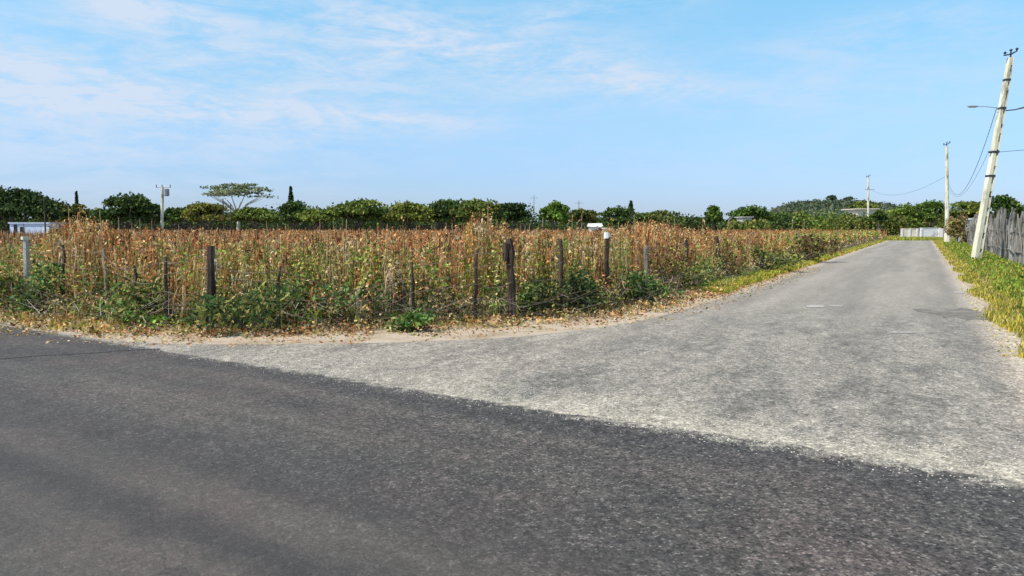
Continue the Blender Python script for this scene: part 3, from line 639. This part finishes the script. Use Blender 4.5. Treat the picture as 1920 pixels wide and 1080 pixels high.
# tall single stalks and stakes rising out of the field
def stalk(px, ytop, D, w, mt, label, name, cat, group, leaves=True):
    p = P(px, ytop, D); h = p.z; e = empty(name, (p.x, p.y, 0), label, cat, group)
    mb = MB(); k = random.uniform(-.05, .05); mb.tube([(k*h*.0-.0, 0, 0), (k*.3, .01, h*.5), (0, 0, h)], [w, w*.85, w*.5], 5); mb.build('stem', mt, e)
    if leaves:
        q = Q(); n = 9; t = RNG.uniform(.35, .95, n); az = RNG.uniform(0, 6.28, n); root = np.column_stack([np.zeros(n), np.zeros(n), t*h])
        ribbons(q, root, np.stack([np.cos(az), np.sin(az)], 1), RNG.uniform(.14, .3, n), np.full(n, .03+D*.0005), pal(n, STRAW+BROWN), .2, .8)
        link('foliage', q.mesh('foliage'), DRY, e)
for (px, yt, D, lab) in ((128, 388, 17, 'tall pale stalk above the russet weeds right of the white shed'), (187, 394, 18, 'pale stalk in front of the left edge of the domed dark tree'),
                         (222, 408, 17, 'short pale stalk low in front of the domed dark tree'), (262, 410, 21, 'pale stalk before the right half of the domed dark tree'),
                         (540, 420, 30, 'short pale stalk below the conifer spire'), (597, 428, 26, 'lowest pale stalk, under the low lime green tree'),
                         (848, 418, 17, 'pale stalk at the left rim of the tallest brown weeds'), (905, 398, 17, 'tallest pale stalk among the highest brown weeds'),
                         (932, 412, 18, 'pale stalk just left above the thick brown post'), (993, 420, 19, 'pale stalk right of the thick brown post'),
                         (1018, 408, 24, 'thin pale stalk in front of the bright green upright tree'), (1073, 402, 24, 'left of two close pale stalks under the thin mast'),
                         (1091, 400, 26, 'right of two close pale stalks under the thin mast'), (1160, 416, 22, 'pale stalk just right of the white topped post'),
                         (1189, 402, 24, 'pale stalk below the small conifer top'), (1265, 410, 30, 'pale stalk in front of the dark sloping tree'),
                         (1318, 408, 32, 'pale stalk in the dip of the tree line'), (1367, 404, 40, 'pale stalk left of the dome shaped green tree'),
                         (1486, 410, 60, 'left of two pale stalks before the wooded hill'), (1508, 412, 66, 'right of two pale stalks before the wooded hill'),
                         (1605, 424, 88, 'small pale stalk at the far right end of the dry field')):
    stalk(px, yt, D, .008+D*.0004, TANWOOD, lab, 'tall_dry_stalk', 'dry stalk', 'tall pale stalks in the field')
for (px, yt, D, lab) in ((418, 372, 45, 'tall black bare stake in front of the flat topped pale tree'), (432, 382, 46, 'shorter black bare stake just right of the tallest one'),
                         (146, 395, 28, 'dark thin stake among the tall weeds at the left'), (888, 428, 18, 'dark reddish stake in the tallest weeds left of the thick brown post'),
                         (676, 432, 32, 'dark stake before the lime green round tree'), (706, 428, 34, 'dark stake right of the lime green round tree'),
                         (82, 368, 60, 'dark stake against the sky right of the big dark tree at the left'), (995, 432, 22, 'brown stake just right of the thick brown post')):
    stalk(px, yt, D, .014+D*.0009, DARKWOOD, lab, 'field_stake', 'stake', None, False)

# ---------------------------------------------------------------- stick fence on the right
sf0 = AB(3.45, 50); sf = empty('stick_fence', (sf0[0], sf0[1], 0), 'tall weathered grey stick fence leaning along the right verge', 'fence')
sl = Vector(sf.location)
b = 24.0; k = 0
while b < 74:
    x, y = AB(3.45+.08*math.sin(b), b); hh = random.uniform(2.2, 2.75)
    mb = MB(); mb.tube([(0, 0, -.05), (random.uniform(-.1, .1), random.uniform(-.1, .1), hh*.5), (random.uniform(-.2, .2), random.uniform(-.15, .15), hh)], [.085, .075, .06], 7)
    o = mb.build('fence_post', GREYWOOD, sf); o.location = Vector((x, y, 0))-sl
    mb = MB(); bb = b+.14; step = .17
    while bb < b+2.6:
        xx, yy = AB(3.45+random.uniform(-.06, .06), bb); h = random.uniform(1.5, 2.55)+.18*math.sin(bb*.8); r = random.uniform(.022, .045)
        lx, ly = random.gauss(0, .16), random.gauss(0, .22)
        if random.random() > .22:
            mb.tube([Vector((xx, yy, 0))-sl, Vector((xx+lx*.4+random.uniform(-.04, .04), yy+ly*.5, h*.5))-sl, Vector((xx+lx, yy+ly, h))-sl], [r, r*.9, r*.6], 5)
        bb += step*random.uniform(.6, 1.3)
    mb.build('stick_panel', (GREYWOOD, PALESTICK, GREYWOOD, DARKSTICK)[k % 4], sf)
    mb = MB()
    for hz in (.6, 1.45):
        p0 = Vector((*AB(3.38, b), hz+random.uniform(-.08, .08)))-sl; p1 = Vector((*AB(3.38, b+2.7), hz+random.uniform(-.08, .08)))-sl; mb.tube([p0, p1], .03, 5)
    mb.build('rail', GREYWOOD, sf); b += 2.7; k += 1

# ---------------------------------------------------------------- utility poles
def i_pole(h, w0, w1, top, parent, mat):
    """tapered concrete post with recessed, laddered sides"""
    def pt(t): return Vector(top)*t
    mb = MB(); n = 14
    def ring(t, x0, x1, y0, y1):
        w = w0+(w1-w0)*t; c = pt(t); return [c+Vector((x*w, y*w, 0)) for x, y in ((x0, y0), (x1, y0), (x1, y1), (x0, y1))]
    def prism(t0, t1, x0, x1, y0, y1):
        a = ring(t0, x0, x1, y0, y1); b = ring(t1, x0, x1, y0, y1)
        mb.add(a+b, [(0, 3, 2, 1), (4, 5, 6, 7), (0, 1, 5, 4), (1, 2, 6, 5), (2, 3, 7, 6), (3, 0, 4, 7)])
    prism(-.03, 1, -.5, .04, -.5, .5); prism(-.03, 1, .42, .5, -.5, .5); prism(-.03, .05, .04, .42, -.48, .48)
    for k in range(n):
        t0 = .05+k*.95/n; prism(t0+.018+.012*((k*7) % 3), t0+.95/n, .04, .42, -.44, .44)
    return mb.build('pole_shaft', mat, parent)
up = []
def bracket(e, top, s=1.0, mb_only=False):
    mb = MB(); T = Vector(top); mb.tube([T+Vector((-.02, 0, -.25)), T+Vector((0, 0, .28*s))], .04*s, 6)
    mb.tube([T+Vector((-.36*s, 0, .1*s)), T+Vector((.02, 0, .18*s)), T+Vector((.38*s, .1, .36*s))], [.03*s, .045*s, .03*s], 6); mb.build('bracket', METAL, e)
    for dx, dz in ((-.3, .16), (.3, .36), (.0, .3)):
        mb = MB(); c = T+Vector((dx*s, 0, dz*s)); mb.tube([c, c+Vector((0, 0, .05*s)), c+Vector((0, 0, .07*s)), c+Vector((0, 0, .14*s))], [.04*s, .05*s, .09*s, .03*s], 8); mb.build('insulator', METAL, e)
B1 = G(1829, 492); T1 = P(1895, 108, B1.y); top1 = T1-B1
p1 = empty('utility_pole', B1, 'nearest pale concrete utility pole leaning right beside the stick fence', 'utility pole', 'utility poles along the side road')
i_pole(9, .33, .20, top1, p1, CONC); bracket(p1, top1, .9)
def on1(y): 
    z = P(1860, y, B1.y).z; return top1*(z/top1.z)
for yy in (150, 203, 285, 330):
    c = on1(yy); w = .10+.065*(1-c.z/top1.z)+.012; mb = MB(); mb.box(c+Vector((-w, -w, -.05)), c+Vector((w, w, .05))); mb.build('steel_band', METAL, p1)
a = on1(203); mb = MB(); mb.tube([a, a+Vector((-.8, -.1, .06)), a+Vector((-1.28, -.15, .06))], [.02, .016, .014], 6); arm = mb.build('lamp_arm', GREYMETAL, p1)
mb = MB(); hx = a+Vector((-1.28, -.15, .06)); mb.tube([hx+Vector((.1, 0, 0)), hx+Vector((-.05, 0, 0)), hx+Vector((-.3, 0, 0)), hx+Vector((-.42, 0, .0))], [.02, .055, .06, .02], 8); mb.build('lamp_head', GREYMETAL, arm)
mb = MB(); mb.tube([a+Vector((.05, 0, -.12)), a+Vector((.45, -.25, -.10)), a+Vector((.75, -.4, -.02))], [.03, .03, .045], 6); mb.build('wire_clamp', METAL, p1)
mb = MB(); c = on1(285); mb.tube([c+Vector((-.28, 0, 0)), c+Vector((.22, 0, 0))], .045, 6); mb.build('wire_clamp', METAL, p1)
c = on1(374); mb = MB(); mb.box(c+Vector((.12, -.14, -.12)), c+Vector((.28, .06, .16))); mb.build('meter_box', METAL, p1)
B2 = G(1776, 457); T2 = P(1775, 274, B2.y); top2 = T2-B2
p2 = empty('utility_pole', B2, 'second pale utility pole, standing upright where the side road ends', 'utility pole', 'utility poles along the side road')
mb = MB(); mb.tube([(0, 0, -.1), top2*.35, top2], [.24, .20, .13], 8); mb.build('pole_shaft', CONC, p2); bracket(p2, top2, 1.0)
mb = MB(); mb.tube([(0, 0, 0), (0, 0, 1.3)], [.34, .32], 8); mb.build('pole_footing', CREAM, p2)
B3 = P(1628, 440, 140); B3.z = 0; T3 = P(1628, 333, 140); top3 = T3-B3
p3 = empty('utility_pole', B3, 'thin distant utility pole left of the side road, in front of the pale roof', 'utility pole', 'utility poles along the side road')
mb = MB(); mb.tube([(0, 0, 0), top3], [.24, .16], 8); mb.build('pole_shaft', CONC, p3); bracket(p3, top3, 1.1)
mb = MB(); mb.tube([(-.9, 0, top3.z*.80), (.9, 0, top3.z*.80)], .05, 5); mb.build('crossarm', GREYMETAL, p3)
B4 = P(303, 440, 120); B4.z = 0; T4 = P(305, 350, 120); top4 = T4-B4
p4 = empty('utility_pole', B4, 'pale utility pole with a grey transformer beyond the field at the left', 'utility pole')
mb = MB(); mb.tube([(0, 0, 0), top4], [.30, .20], 8); mb.build('pole_shaft', CONC, p4)
mb = MB(); t = top4+Vector((.62, -.1, -1.5)); mb.tube([t, t+Vector((0, 0, .08)), t+Vector((0, 0, 1.1)), t+Vector((0, 0, 1.2))], [.30, .42, .42, .2], 10); mb.build('transformer', GREYMETAL, p4)
mb = MB(); mb.tube([top4+Vector((-1.1, 0, -.1)), top4+Vector((1.3, 0, -.1))], .07, 5); mb.build('crossarm', GREYMETAL, p4)
for dx in (-1.0, -.1, 1.2):
    mb = MB(); c = top4+Vector((dx, 0, -.05)); mb.tube([c, c+Vector((0, 0, .2)), c+Vector((0, 0, .4))], [.06, .12, .05], 7); mb.build('insulator', GREYMETAL, p4)
for (px, yt, D, lab) in ((1001, 366, 190, 'faint thin pole in the gap between the dark wood and the bright green tree'), (1085, 376, 170, 'thin pale mast behind the olive trees near the middle')):
    b0 = P(px, 440, D); b0.z = 0; h = P(px, yt, D).z; e = empty('distant_pole', b0, lab, 'pole')
    mb = MB(); mb.tube([(0, 0, 0), (0, 0, h)], [.16, .09], 6); mb.build('pole_shaft', GREYMETAL, e)
    mb = MB(); mb.tube([(-1.0, 0, h*.93), (1.0, 0, h*.93)], .06, 5); mb.build('crossarm', GREYMETAL, e)

def wire(a, b, sag, r, label, name='power_line'):
    a = Vector(a); b = Vector(b); n = 20; mb = MB(); mid = a.lerp(b, .5)
    pts = [a.lerp(b, k/n)-Vector((0, 0, sag*4*(k/n)*(1-k/n)))-a for k in range(n+1)]
    mb.tube(pts, r, 5); o = mb.build(name, WIRE, None); o.location = a
    return tag(o, label, 'power line', 'power lines along the side road')
W1 = B1+on1(203); W1b = B1+on1(285)
wire(W1+Vector((-.25, 0, 0)), B2+top2*.70, 2.9, .014, 'heavy dark wire drooping from the lamp arm of the leaning pole to the second pole')
wire(W1b+Vector((-.28, 0, 0)), B2+top2*.62, 1.7, .008, 'lower thin wire from the leaning pole to the second pole')
wire(B2+top2*.70, B3+top3*.82, 1.6, .014, 'wire sagging from the second pole to the thin distant pole')
wire(W1+Vector((.75, -.4, -.02)), (46, 22, 6.6), .5, .03, 'thick wire leaving the leaning pole to the right at lamp height')
wire(W1b+Vector((.22, 0, 0)), (46, 20, 8.6), .6, .012, 'thin lower wire leaving the leaning pole to the right')

# ---------------------------------------------------------------- trees
def crown(q, rx, ry, z0, z1, n, size, cols, nc=16, flat=0.0, gap=.0, seed=0):
    """leaf clumps through the crown's volume"""
    r_ = np.random.default_rng(seed); H = z1-z0; cs = []
    for k in range(nc):
        a = r_.uniform(0, 2*math.pi); rr = math.sqrt(r_.uniform(.03, 1)); t = r_.uniform(0, 1)
        env = math.sqrt(max(.08, 1-(t*.95)**2)) if flat == 0 else 1.0
        cs.append((rr*rx*.78*env*math.cos(a), rr*ry*.78*env*math.sin(a), z0+H*(.15+.68*t), r_.uniform(.65, 1.3)))
    for (x, y, z, s) in cs:
        m = int(n/nc); dd = unit(r_.normal(size=(m, 3))); dd[:, 2] = np.where(dd[:, 2] < -.4, -dd[:, 2]*.5, dd[:, 2])
        rad = np.array([rx*.34*s, ry*.34*s, H*(.20 if not flat else .13)*s])
        pts = np.array([x, y, z])+dd*rad*r_.uniform(.5, 1.12, m)[:, None]
        tone = r_.uniform(.72, 1.28)
        bits(q, pts, r_.uniform(.6, 1.4, m)*size, pal(m, cols, .25)*tone, 1.4)
DGREEN = [(.035, .062, .020), (.050, .085, .022), (.075, .115, .03), (.045, .07, .03)]
MGREEN = [(.075, .13, .025), (.11, .165, .035), (.06, .10, .025), (.15, .20, .045)]
OLV = [(.17, .18, .035), (.22, .21, .04), (.12, .14, .03), (.26, .24, .06)]
LIMET = [(.22, .27, .045), (.28, .31, .06), (.16, .21, .04), (.12, .16, .035)]
VIVID = [(.09, .18, .025), (.13, .23, .035), (.18, .25, .04), (.06, .12, .02)]
def tree(px, yt, w, D, cols, label, name='round_tree', ylow=424, nc=16, n=2600, size=.34, trunk=BARK, flat=0, seed=None, ratio=.8):
    c = P(px, yt, D); H = c.z; rx = w/2/FPX*D; e = empty(name, (c.x, D, 0), label, 'tree')
    zl = 2.2; q = Q(); sd = int(px*7+yt) if seed is None else seed
    crown(q, rx*1.16, rx*ratio, zl, H, int(n*1.5), size, cols, int(nc*1.7), flat, seed=abs(sd))
    link('crown', q.mesh('crown'), LEAF, e)
    rr = random.Random(sd); mb = MB(); tr = .10+rx*.035; zz = zl+(H-zl)*.35
    mb.tube([(0, 0, -.1), (rr.uniform(-.2, .2), 0, zl*.6), (rr.uniform(-.3, .3), 0, zz)], [tr*1.3, tr, tr*.7], 7)
    for k in range(6):
        a = rr.uniform(0, 6.28); m = rr.uniform(.4, .75)
        mb.tube([(0, 0, zl*.55), (rx*m*.5*math.cos(a), rx*m*.5*math.sin(a), zl+(H-zl)*.2), (rx*m*math.cos(a), rx*m*math.sin(a), zl+(H-zl)*rr.uniform(.45, .7))], [tr*.6, tr*.4, tr*.15], 5)
    mb.build('trunk', trunk, e); return e
T = tree
T(20, 351, 150, 118, DGREEN, 'big dark round tree above the white shed at the far left', nc=22, n=4200)
T(-75, 372, 130, 122, DGREEN, 'dark tree cut by the left edge of the picture')
T(122, 377, 95, 128, OLV+DGREEN, 'low olive tree right of the big dark tree at the far left', n=2200)
T(238, 364, 120, 120, MGREEN+DGREEN, 'wide domed dark green tree left of the pole with the transformer', nc=20, n=3800)
T(285, 388, 60, 130, DGREEN, 'small dark tree just left of the pole with the transformer', n=1500)
T(330, 389, 60, 140, VIVID+DGREEN, 'small vivid green tree just right of the pole with the transformer', n=1500)
T(385, 380, 95, 126, OLV, 'yellowish olive tree in front of the flat topped pale tree', n=2600)
T(478, 389, 90, 128, LIMET+MGREEN, 'low green tree under the right half of the flat topped tree', n=2300)
T(550, 379, 78, 138, DGREEN+MGREEN, 'dark tree with the pointed conifer rising behind it', n=2300)
T(596, 391, 88, 118, LIMET, 'low lime green tree left of the tall lime green round tree', n=2400)
T(672, 373, 108, 122, LIMET+MGREEN, 'tall lime green round tree at the middle left', nc=18, n=3400)
T(716, 388, 40, 136, DGREEN, 'narrow dark tree in the gap right of the tall lime green round tree', n=1200)
T(765, 378, 90, 124, OLV+LIMET, 'olive topped tree at the left end of the long dark wood', n=2600)
T(833, 375, 100, 128, DGREEN+MGREEN, 'dark green tree in the middle of the long dark wood', nc=18, n=3000)
T(895, 373, 95, 122, MGREEN+OLV, 'mid green tree behind the tallest brown weeds', nc=18, n=3000)
T(955, 379, 76, 126, DGREEN, 'very dark tree at the right end of the long dark wood', n=2600)
T(1040, 377, 56, 126, VIVID, 'bright green upright tree right of the gap in the tree line', n=2200)
T(1090, 392, 66, 130, OLV+DGREEN, 'low olive tree right of the bright green upright tree', n=1800)
T(1172, 388, 110, 150, MGREEN+DGREEN, 'broad low green tree right of the small white house', n=2600)
T(1240, 393, 90, 155, DGREEN+OLV, 'dark sloping tree right of the broad low green tree', n=2200)
T(1300, 407, 60, 170, MGREEN, 'lowest tree in the dip of the tree line', n=1500, ylow=428)
T(1338, 386, 34, 150, MGREEN+VIVID, 'narrow pointed tree right of the dip in the tree line', 'pointed_tree', n=1200)
T(1407, 385, 84, 140, VIVID+DGREEN, 'dome shaped green tree left of the wooded hill', nc=18, n=2800)
T(1465, 396, 70, 160, MGREEN, 'green tree at the foot of the wooded hill', n=1800)
T(1620, 374, 64, 160, OLV+MGREEN, 'olive tree directly behind the thin distant utility pole', n=2200)
T(1650, 396, 30, 118, DGREEN+MGREEN, 'small dark tree at the left side of the far road end', n=1300, ylow=445, size=.28)
T(1700, 384, 78, 150, LIMET+VIVID, 'yellow green tree above the cream wall at the road end', n=2400, ylow=430)
T(1748, 377, 70, 148, VIVID+MGREEN, 'green tree above the white wall at the road end', n=2600, ylow=430)
T(1815, 377, 96, 120, MGREEN+OLV, 'olive green tree between the second and the leaning pole', n=3000, ylow=432)
T(1886, 366, 64, 92, VIVID+DGREEN, 'dark topped tree behind the stick fence at the right', n=2400, size=.26)
T(1945, 376, 60, 96, MGREEN, 'green tree behind the stick fence, cut by the right edge', n=1600, size=.26)
# the pale, airy, flat topped tree
c = P(443, 344, 135); e = empty('flat_topped_tree', (c.x, 135, 0), 'tall airy flat topped tree with pale bare limbs against the sky', 'tree')
q = Q(); rx = 66/FPX*135; FT = [(.20, .23, .12), (.26, .29, .16), (.15, .18, .09), (.32, .34, .22)]
crown(q, rx, rx*.8, 6.6, c.z, 1500, .30, FT, 22, 1, seed=5); crown(q, rx*.55, rx*.5, 7.6, c.z+.1, 900, .28, FT, 9, 1, seed=9)
link('crown', q.mesh('crown'), LEAF, e)
mb = MB(); mb.tube([(0, 0, -.1), (.2, 0, 2.6), (-.1, 0, 4.4)], [.38, .30, .24], 8)
rr = random.Random(3)
for k in range(11):
    a = k*.6+rr.uniform(-.2, .2); r = rx*rr.uniform(.5, .9)
    mb.tube([(0, 0, 3.6+.1*k % 1), (r*.4*math.cos(a), r*.4*math.sin(a), 5.9), (r*math.cos(a), r*math.sin(a), rr.uniform(7.0, 8.0))], [.16, .10, .04], 5)
mb.build('trunk', PALEBARK, e)
# conifers and small spires
def conifer(px, yt, w, D, label, cols=DGREEN):
    c = P(px, yt, D); H = c.z; e = empty('conifer', (c.x, D, 0), label, 'tree'); q = Q(); n = 1100; t = RNG.random(n)**.7
    r = (w/2/FPX*D)*(1-t)**.8*RNG.uniform(.3, 1, n)+.08; a = RNG.uniform(0, 6.28, n)
    bits(q, np.column_stack([r*np.cos(a), r*np.sin(a), 1.2+(H-1.2)*t]), RNG.uniform(.15, .35, n), pal(n, cols), 1.8); link('crown', q.mesh('crown'), LEAF, e)
    mb = MB(); mb.tube([(0, 0, 0), (0, 0, H*.97)], [.2, .03], 6); mb.build('trunk', BARK, e)
conifer(545, 350, 22, 150, 'thin dark conifer spire rising above the tree line')
conifer(143, 359, 6, 150, 'tiny dark spire above the low olive tree', DGREEN)
conifer(1183, 377, 24, 160, 'small dark conifer top above the broad low green tree')

def wood(name, label, pts, hts, per, size, cols, rr=3.0):
    q = Q()
    for (x, y, z0), h in zip(pts, hts):
        m = per; dd = unit(RNG.normal(size=(m, 3))); dd[:, 2] = np.abs(dd[:, 2]); w = rr*RNG.uniform(.8, 1.4)
        p = np.array([x, y, z0+h*.30])+dd*np.array([w, w*.8, h*.70])*RNG.uniform(.6, 1.05, m)[:, None]; p[:, 2] -= RNG.random(m)*h*.25
        bits(q, p, RNG.uniform(.6, 1.4, m)*size, pal(m, cols, .25)*RNG.uniform(.7, 1.3), 1.3)
    return tag(link(name, q.mesh(name), LEAF), label, 'wood', kind='stuff')
pts = []; hts = []
for i in range(46):
    px = random.uniform(1575, 1685); D = random.uniform(138, 147); pts.append(((px-960)/FPX*D, D, 0)); hts.append(random.uniform(4.2, 4.9))
for i in range(14):
    px = random.uniform(1375, 1430); D = random.uniform(124, 128); pts.append(((px-960)/FPX*D, D, 0)); hts.append(random.uniform(3.0, 3.5))
wood('bushes', 'mixed olive bushes hiding the walls of the pale roofed houses', pts, hts, 200, .33, OLV+MGREEN, 1.8)
# thicket that closes the far side of the field
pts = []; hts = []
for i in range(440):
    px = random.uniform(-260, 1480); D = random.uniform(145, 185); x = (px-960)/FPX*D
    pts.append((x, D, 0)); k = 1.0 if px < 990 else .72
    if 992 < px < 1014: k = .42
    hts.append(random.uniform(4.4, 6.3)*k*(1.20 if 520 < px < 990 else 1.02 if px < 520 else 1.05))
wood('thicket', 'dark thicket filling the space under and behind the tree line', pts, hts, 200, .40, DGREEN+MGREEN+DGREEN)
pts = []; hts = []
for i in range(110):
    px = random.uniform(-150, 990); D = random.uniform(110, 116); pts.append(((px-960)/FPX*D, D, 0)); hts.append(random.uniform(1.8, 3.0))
wood('scrub', 'scrub with tree shade in its dark brown colour, at the foot of the trees across the field', pts, hts, 130, .24, [(.018, .02, .012), (.03, .022, .016), (.09, .07, .05), (.016, .022, .014), (.04, .03, .022)], 2.2)  # near-black browns carry the shade under the crowns as leaf colour
pts = []; hts = []
for i in range(120):
    px = random.uniform(1460, 2150); D = random.uniform(150, 190); pts.append(((px-960)/FPX*D, D, 0)); hts.append(random.uniform(4.2, 6.2))
wood('right_thicket', 'green thicket behind the wall at the end of the side road', pts, hts, 200, .42, MGREEN+OLV+VIVID)

# ---------------------------------------------------------------- hill with wood
def hz(x, y):
    px = 960+FPX*x/y
    k = 1/(1+math.exp(-(px-1440)/20)); k2 = 1/(1+math.exp((px-1700)/30))*.75+.25
    return 9.4*k*k2*math.exp(-(abs(y-335)/95)**3)
nx, ny = 70, 30; vs = []; fs = []
for j in range(ny):
    for i in range(nx):
        y = 190+j*13; x = 40+i*9; vs.append((x, y, hz(x, y)-.15))
for j in range(ny-1):
    for i in range(nx-1): a = j*nx+i; fs.append((a, a+1, a+nx+1, a+nx))
me = bpy.data.meshes.new('hill'); me.from_pydata(vs, [], fs); me.update(); o = link('hill', me, HILLM); o['kind'] = 'structure'
pts = []; hts = []
for i in range(620):
    px = random.uniform(1405, 1980); D = random.uniform(225, 360); x = (px-960)/FPX*D; pts.append((x, D, hz(x, D))); hts.append(random.uniform(3.2, 5.0))
HAZEG = [(.09, .13, .075), (.11, .15, .08), (.14, .165, .08), (.075, .105, .07), (.16, .16, .08)]  # greens lightened and greyed: distance haze is mixed into the leaf colour
wood('hillside_wood', 'green wood with haze in its colour, covering the low hill beyond the field', pts, hts, 170, .62, HAZEG, 3.6)
for (px, yt, lab) in ((1560, 364, 'rounded dark tree standing highest on the wooded hill'), (1592, 368, 'dark tree right of the highest one on the wooded hill')):
    D = 330; c = P(px, yt, D); z0 = hz(c.x, D); e = empty('hilltop_tree', (c.x, D, z0), lab, 'tree'); q = Q()
    crown(q, 3.2, 2.8, 2.0, c.z-z0, 1200, .6, HAZEG+DGREEN, 8, seed=px); link('crown', q.mesh('crown'), LEAF, e)
    mb = MB(); mb.tube([(0, 0, -.5), (0, 0, (c.z-z0)*.6)], [.35, .2], 6); mb.build('trunk', BARK, e)

# ---------------------------------------------------------------- buildings
def house(px0, px1, ytop, D, depth, wall, roofm, label, roof='flat', z0=0.0, wins=(), door=None, name='house', over=.25, cat='house', roofh=.9):
    a = P(px0, ytop, D); b = P(px1, ytop, D); w = b.x-a.x; h = a.z-z0; e = empty(name, ((a.x+b.x)/2, D, z0), label, cat)
    hw = w/2; mb = MB(); mb.box((-hw, 0, 0), (hw, depth, h-.16)); mb.build('wall', wall, e)
    mb = MB()
    if roof == 'flat': mb.box((-hw-over, -over, h-.16), (hw+over, depth+over, h))
    else:
        mb.add([(-hw-over, -over, h-.16), (hw+over, -over, h-.16), (hw+over, depth+over, h-.16), (-hw-over, depth+over, h-.16), (-hw-over, depth/2, h+roofh), (hw+over, depth/2, h+roofh)],
               [(0, 1, 5, 4), (2, 3, 4, 5), (1, 2, 5), (3, 0, 4), (0, 3, 2, 1)])
    mb.build('roof', roofm, e)
    for (x, zb, ww, hh_) in wins:
        f = MB(); f.box((x-ww/2-.06, -.06, zb-.06), (x+ww/2+.06, .0-.004, zb+hh_+.06)); fo = f.build('window', WHITEPAINT, e)
        f = MB(); f.box((x-ww/2, -.075, zb), (x+ww/2, -.063, zb+hh_)); f.build('pane', DARK, fo)
    if door:
        x, ww, hh_ = door; f = MB(); f.box((x-ww/2, -.05, .02), (x+ww/2, -.004, hh_)); f.build('door', DARK, e)
    return e
house(18, 92, 417, 104, 5, BLUEWHITE, BLUEWHITE, 'low bluish white shed behind the field at the far left', wins=((-1.05, 1.1, .5, .7),), door=(-1.95+.0, .45, 2.1), name='shed', cat='shed', over=.15)
house(1108, 1128, 423, 118, 4, WHITEPAINT, WHITEPAINT, 'small white house just above the weeds near the middle of the field', roof='gable', wins=((0, .8, .6, .6),), door=(.55, .5, 1.6), roofh=.35)
house(1133, 1148, 427, 112, 3, CREAM, CREAM, 'small cream hut just right of the small white house', name='hut', cat='hut', over=.1, door=(0, .5, 1.3))
house(1530, 1556, 402, 238, 7, GREYCONC, WHITEPAINT, 'far house with a bright white flat roof among the trees on the hill', z0=hz(98, 238), wins=((-1, 1, 1, 1), (1, 1, 1, 1)), door=(0, .8, 2), over=.4)
house(1393, 1410, 406, 132, 4, GREYCONC, GREYCONC, 'small grey roofed hut in front of the dome shaped green tree', name='hut', cat='hut', wins=((.3, 1, .6, .7),), door=(-.4, .5, 1.8))
house(1608, 1643, 391, 152, 6, CREAM, CREAM, 'cream house with a wide flat roof behind the thin distant utility pole', wins=((-1, 1.4, .8, 1), (.9, 1.4, .8, 1)), door=(0, .8, 2.1), over=.5)
e = house(1809, 1834, 409, 76, 1.3, BLOCK, WHITEPAINT, 'grey block shed with a white roof edge behind the stick fence', name='shed', cat='shed', over=.12, wins=((-.2, 1.2, .5, .4),), door=(.4, .6, 1.9))
def wallthing(px0, px1, ytop, D, mat, label, cap=None, npier=3):
    a = P(px0, ytop, D); b = P(px1, ytop, D); w = b.x-a.x; h = a.z; e = empty('boundary_wall', (a.x, D, 0), label, 'wall')
    mb = MB(); mb.box((0, 0, 0), (w, .2, h-.08)); mb.build('wall_panel', mat, e)
    mb = MB(); mb.box((-.03, -.04, h-.08), (w+.03, .24, h)); mb.build('coping', mat if cap is None else cap, e)
    for k in range(npier):
        x = .15+(w-.3)*k/max(1, npier-1); mb = MB(); mb.box((x-.14, -.1, 0), (x+.14, -.003, h-.1)); mb.build('pier', WHITEPAINT, e)
wallthing(1690, 1722, 428, 118, CREAM, 'cream wall with pale piers across the end of the side road')
wallthing(1726, 1764, 427, 117, WHITEPAINT, 'bright white wall right of the cream wall at the road end', npier=2)
wallthing(1764.5, 1786, 428, 112, PINK, 'pinkish wall behind the foot of the second utility pole', npier=2)
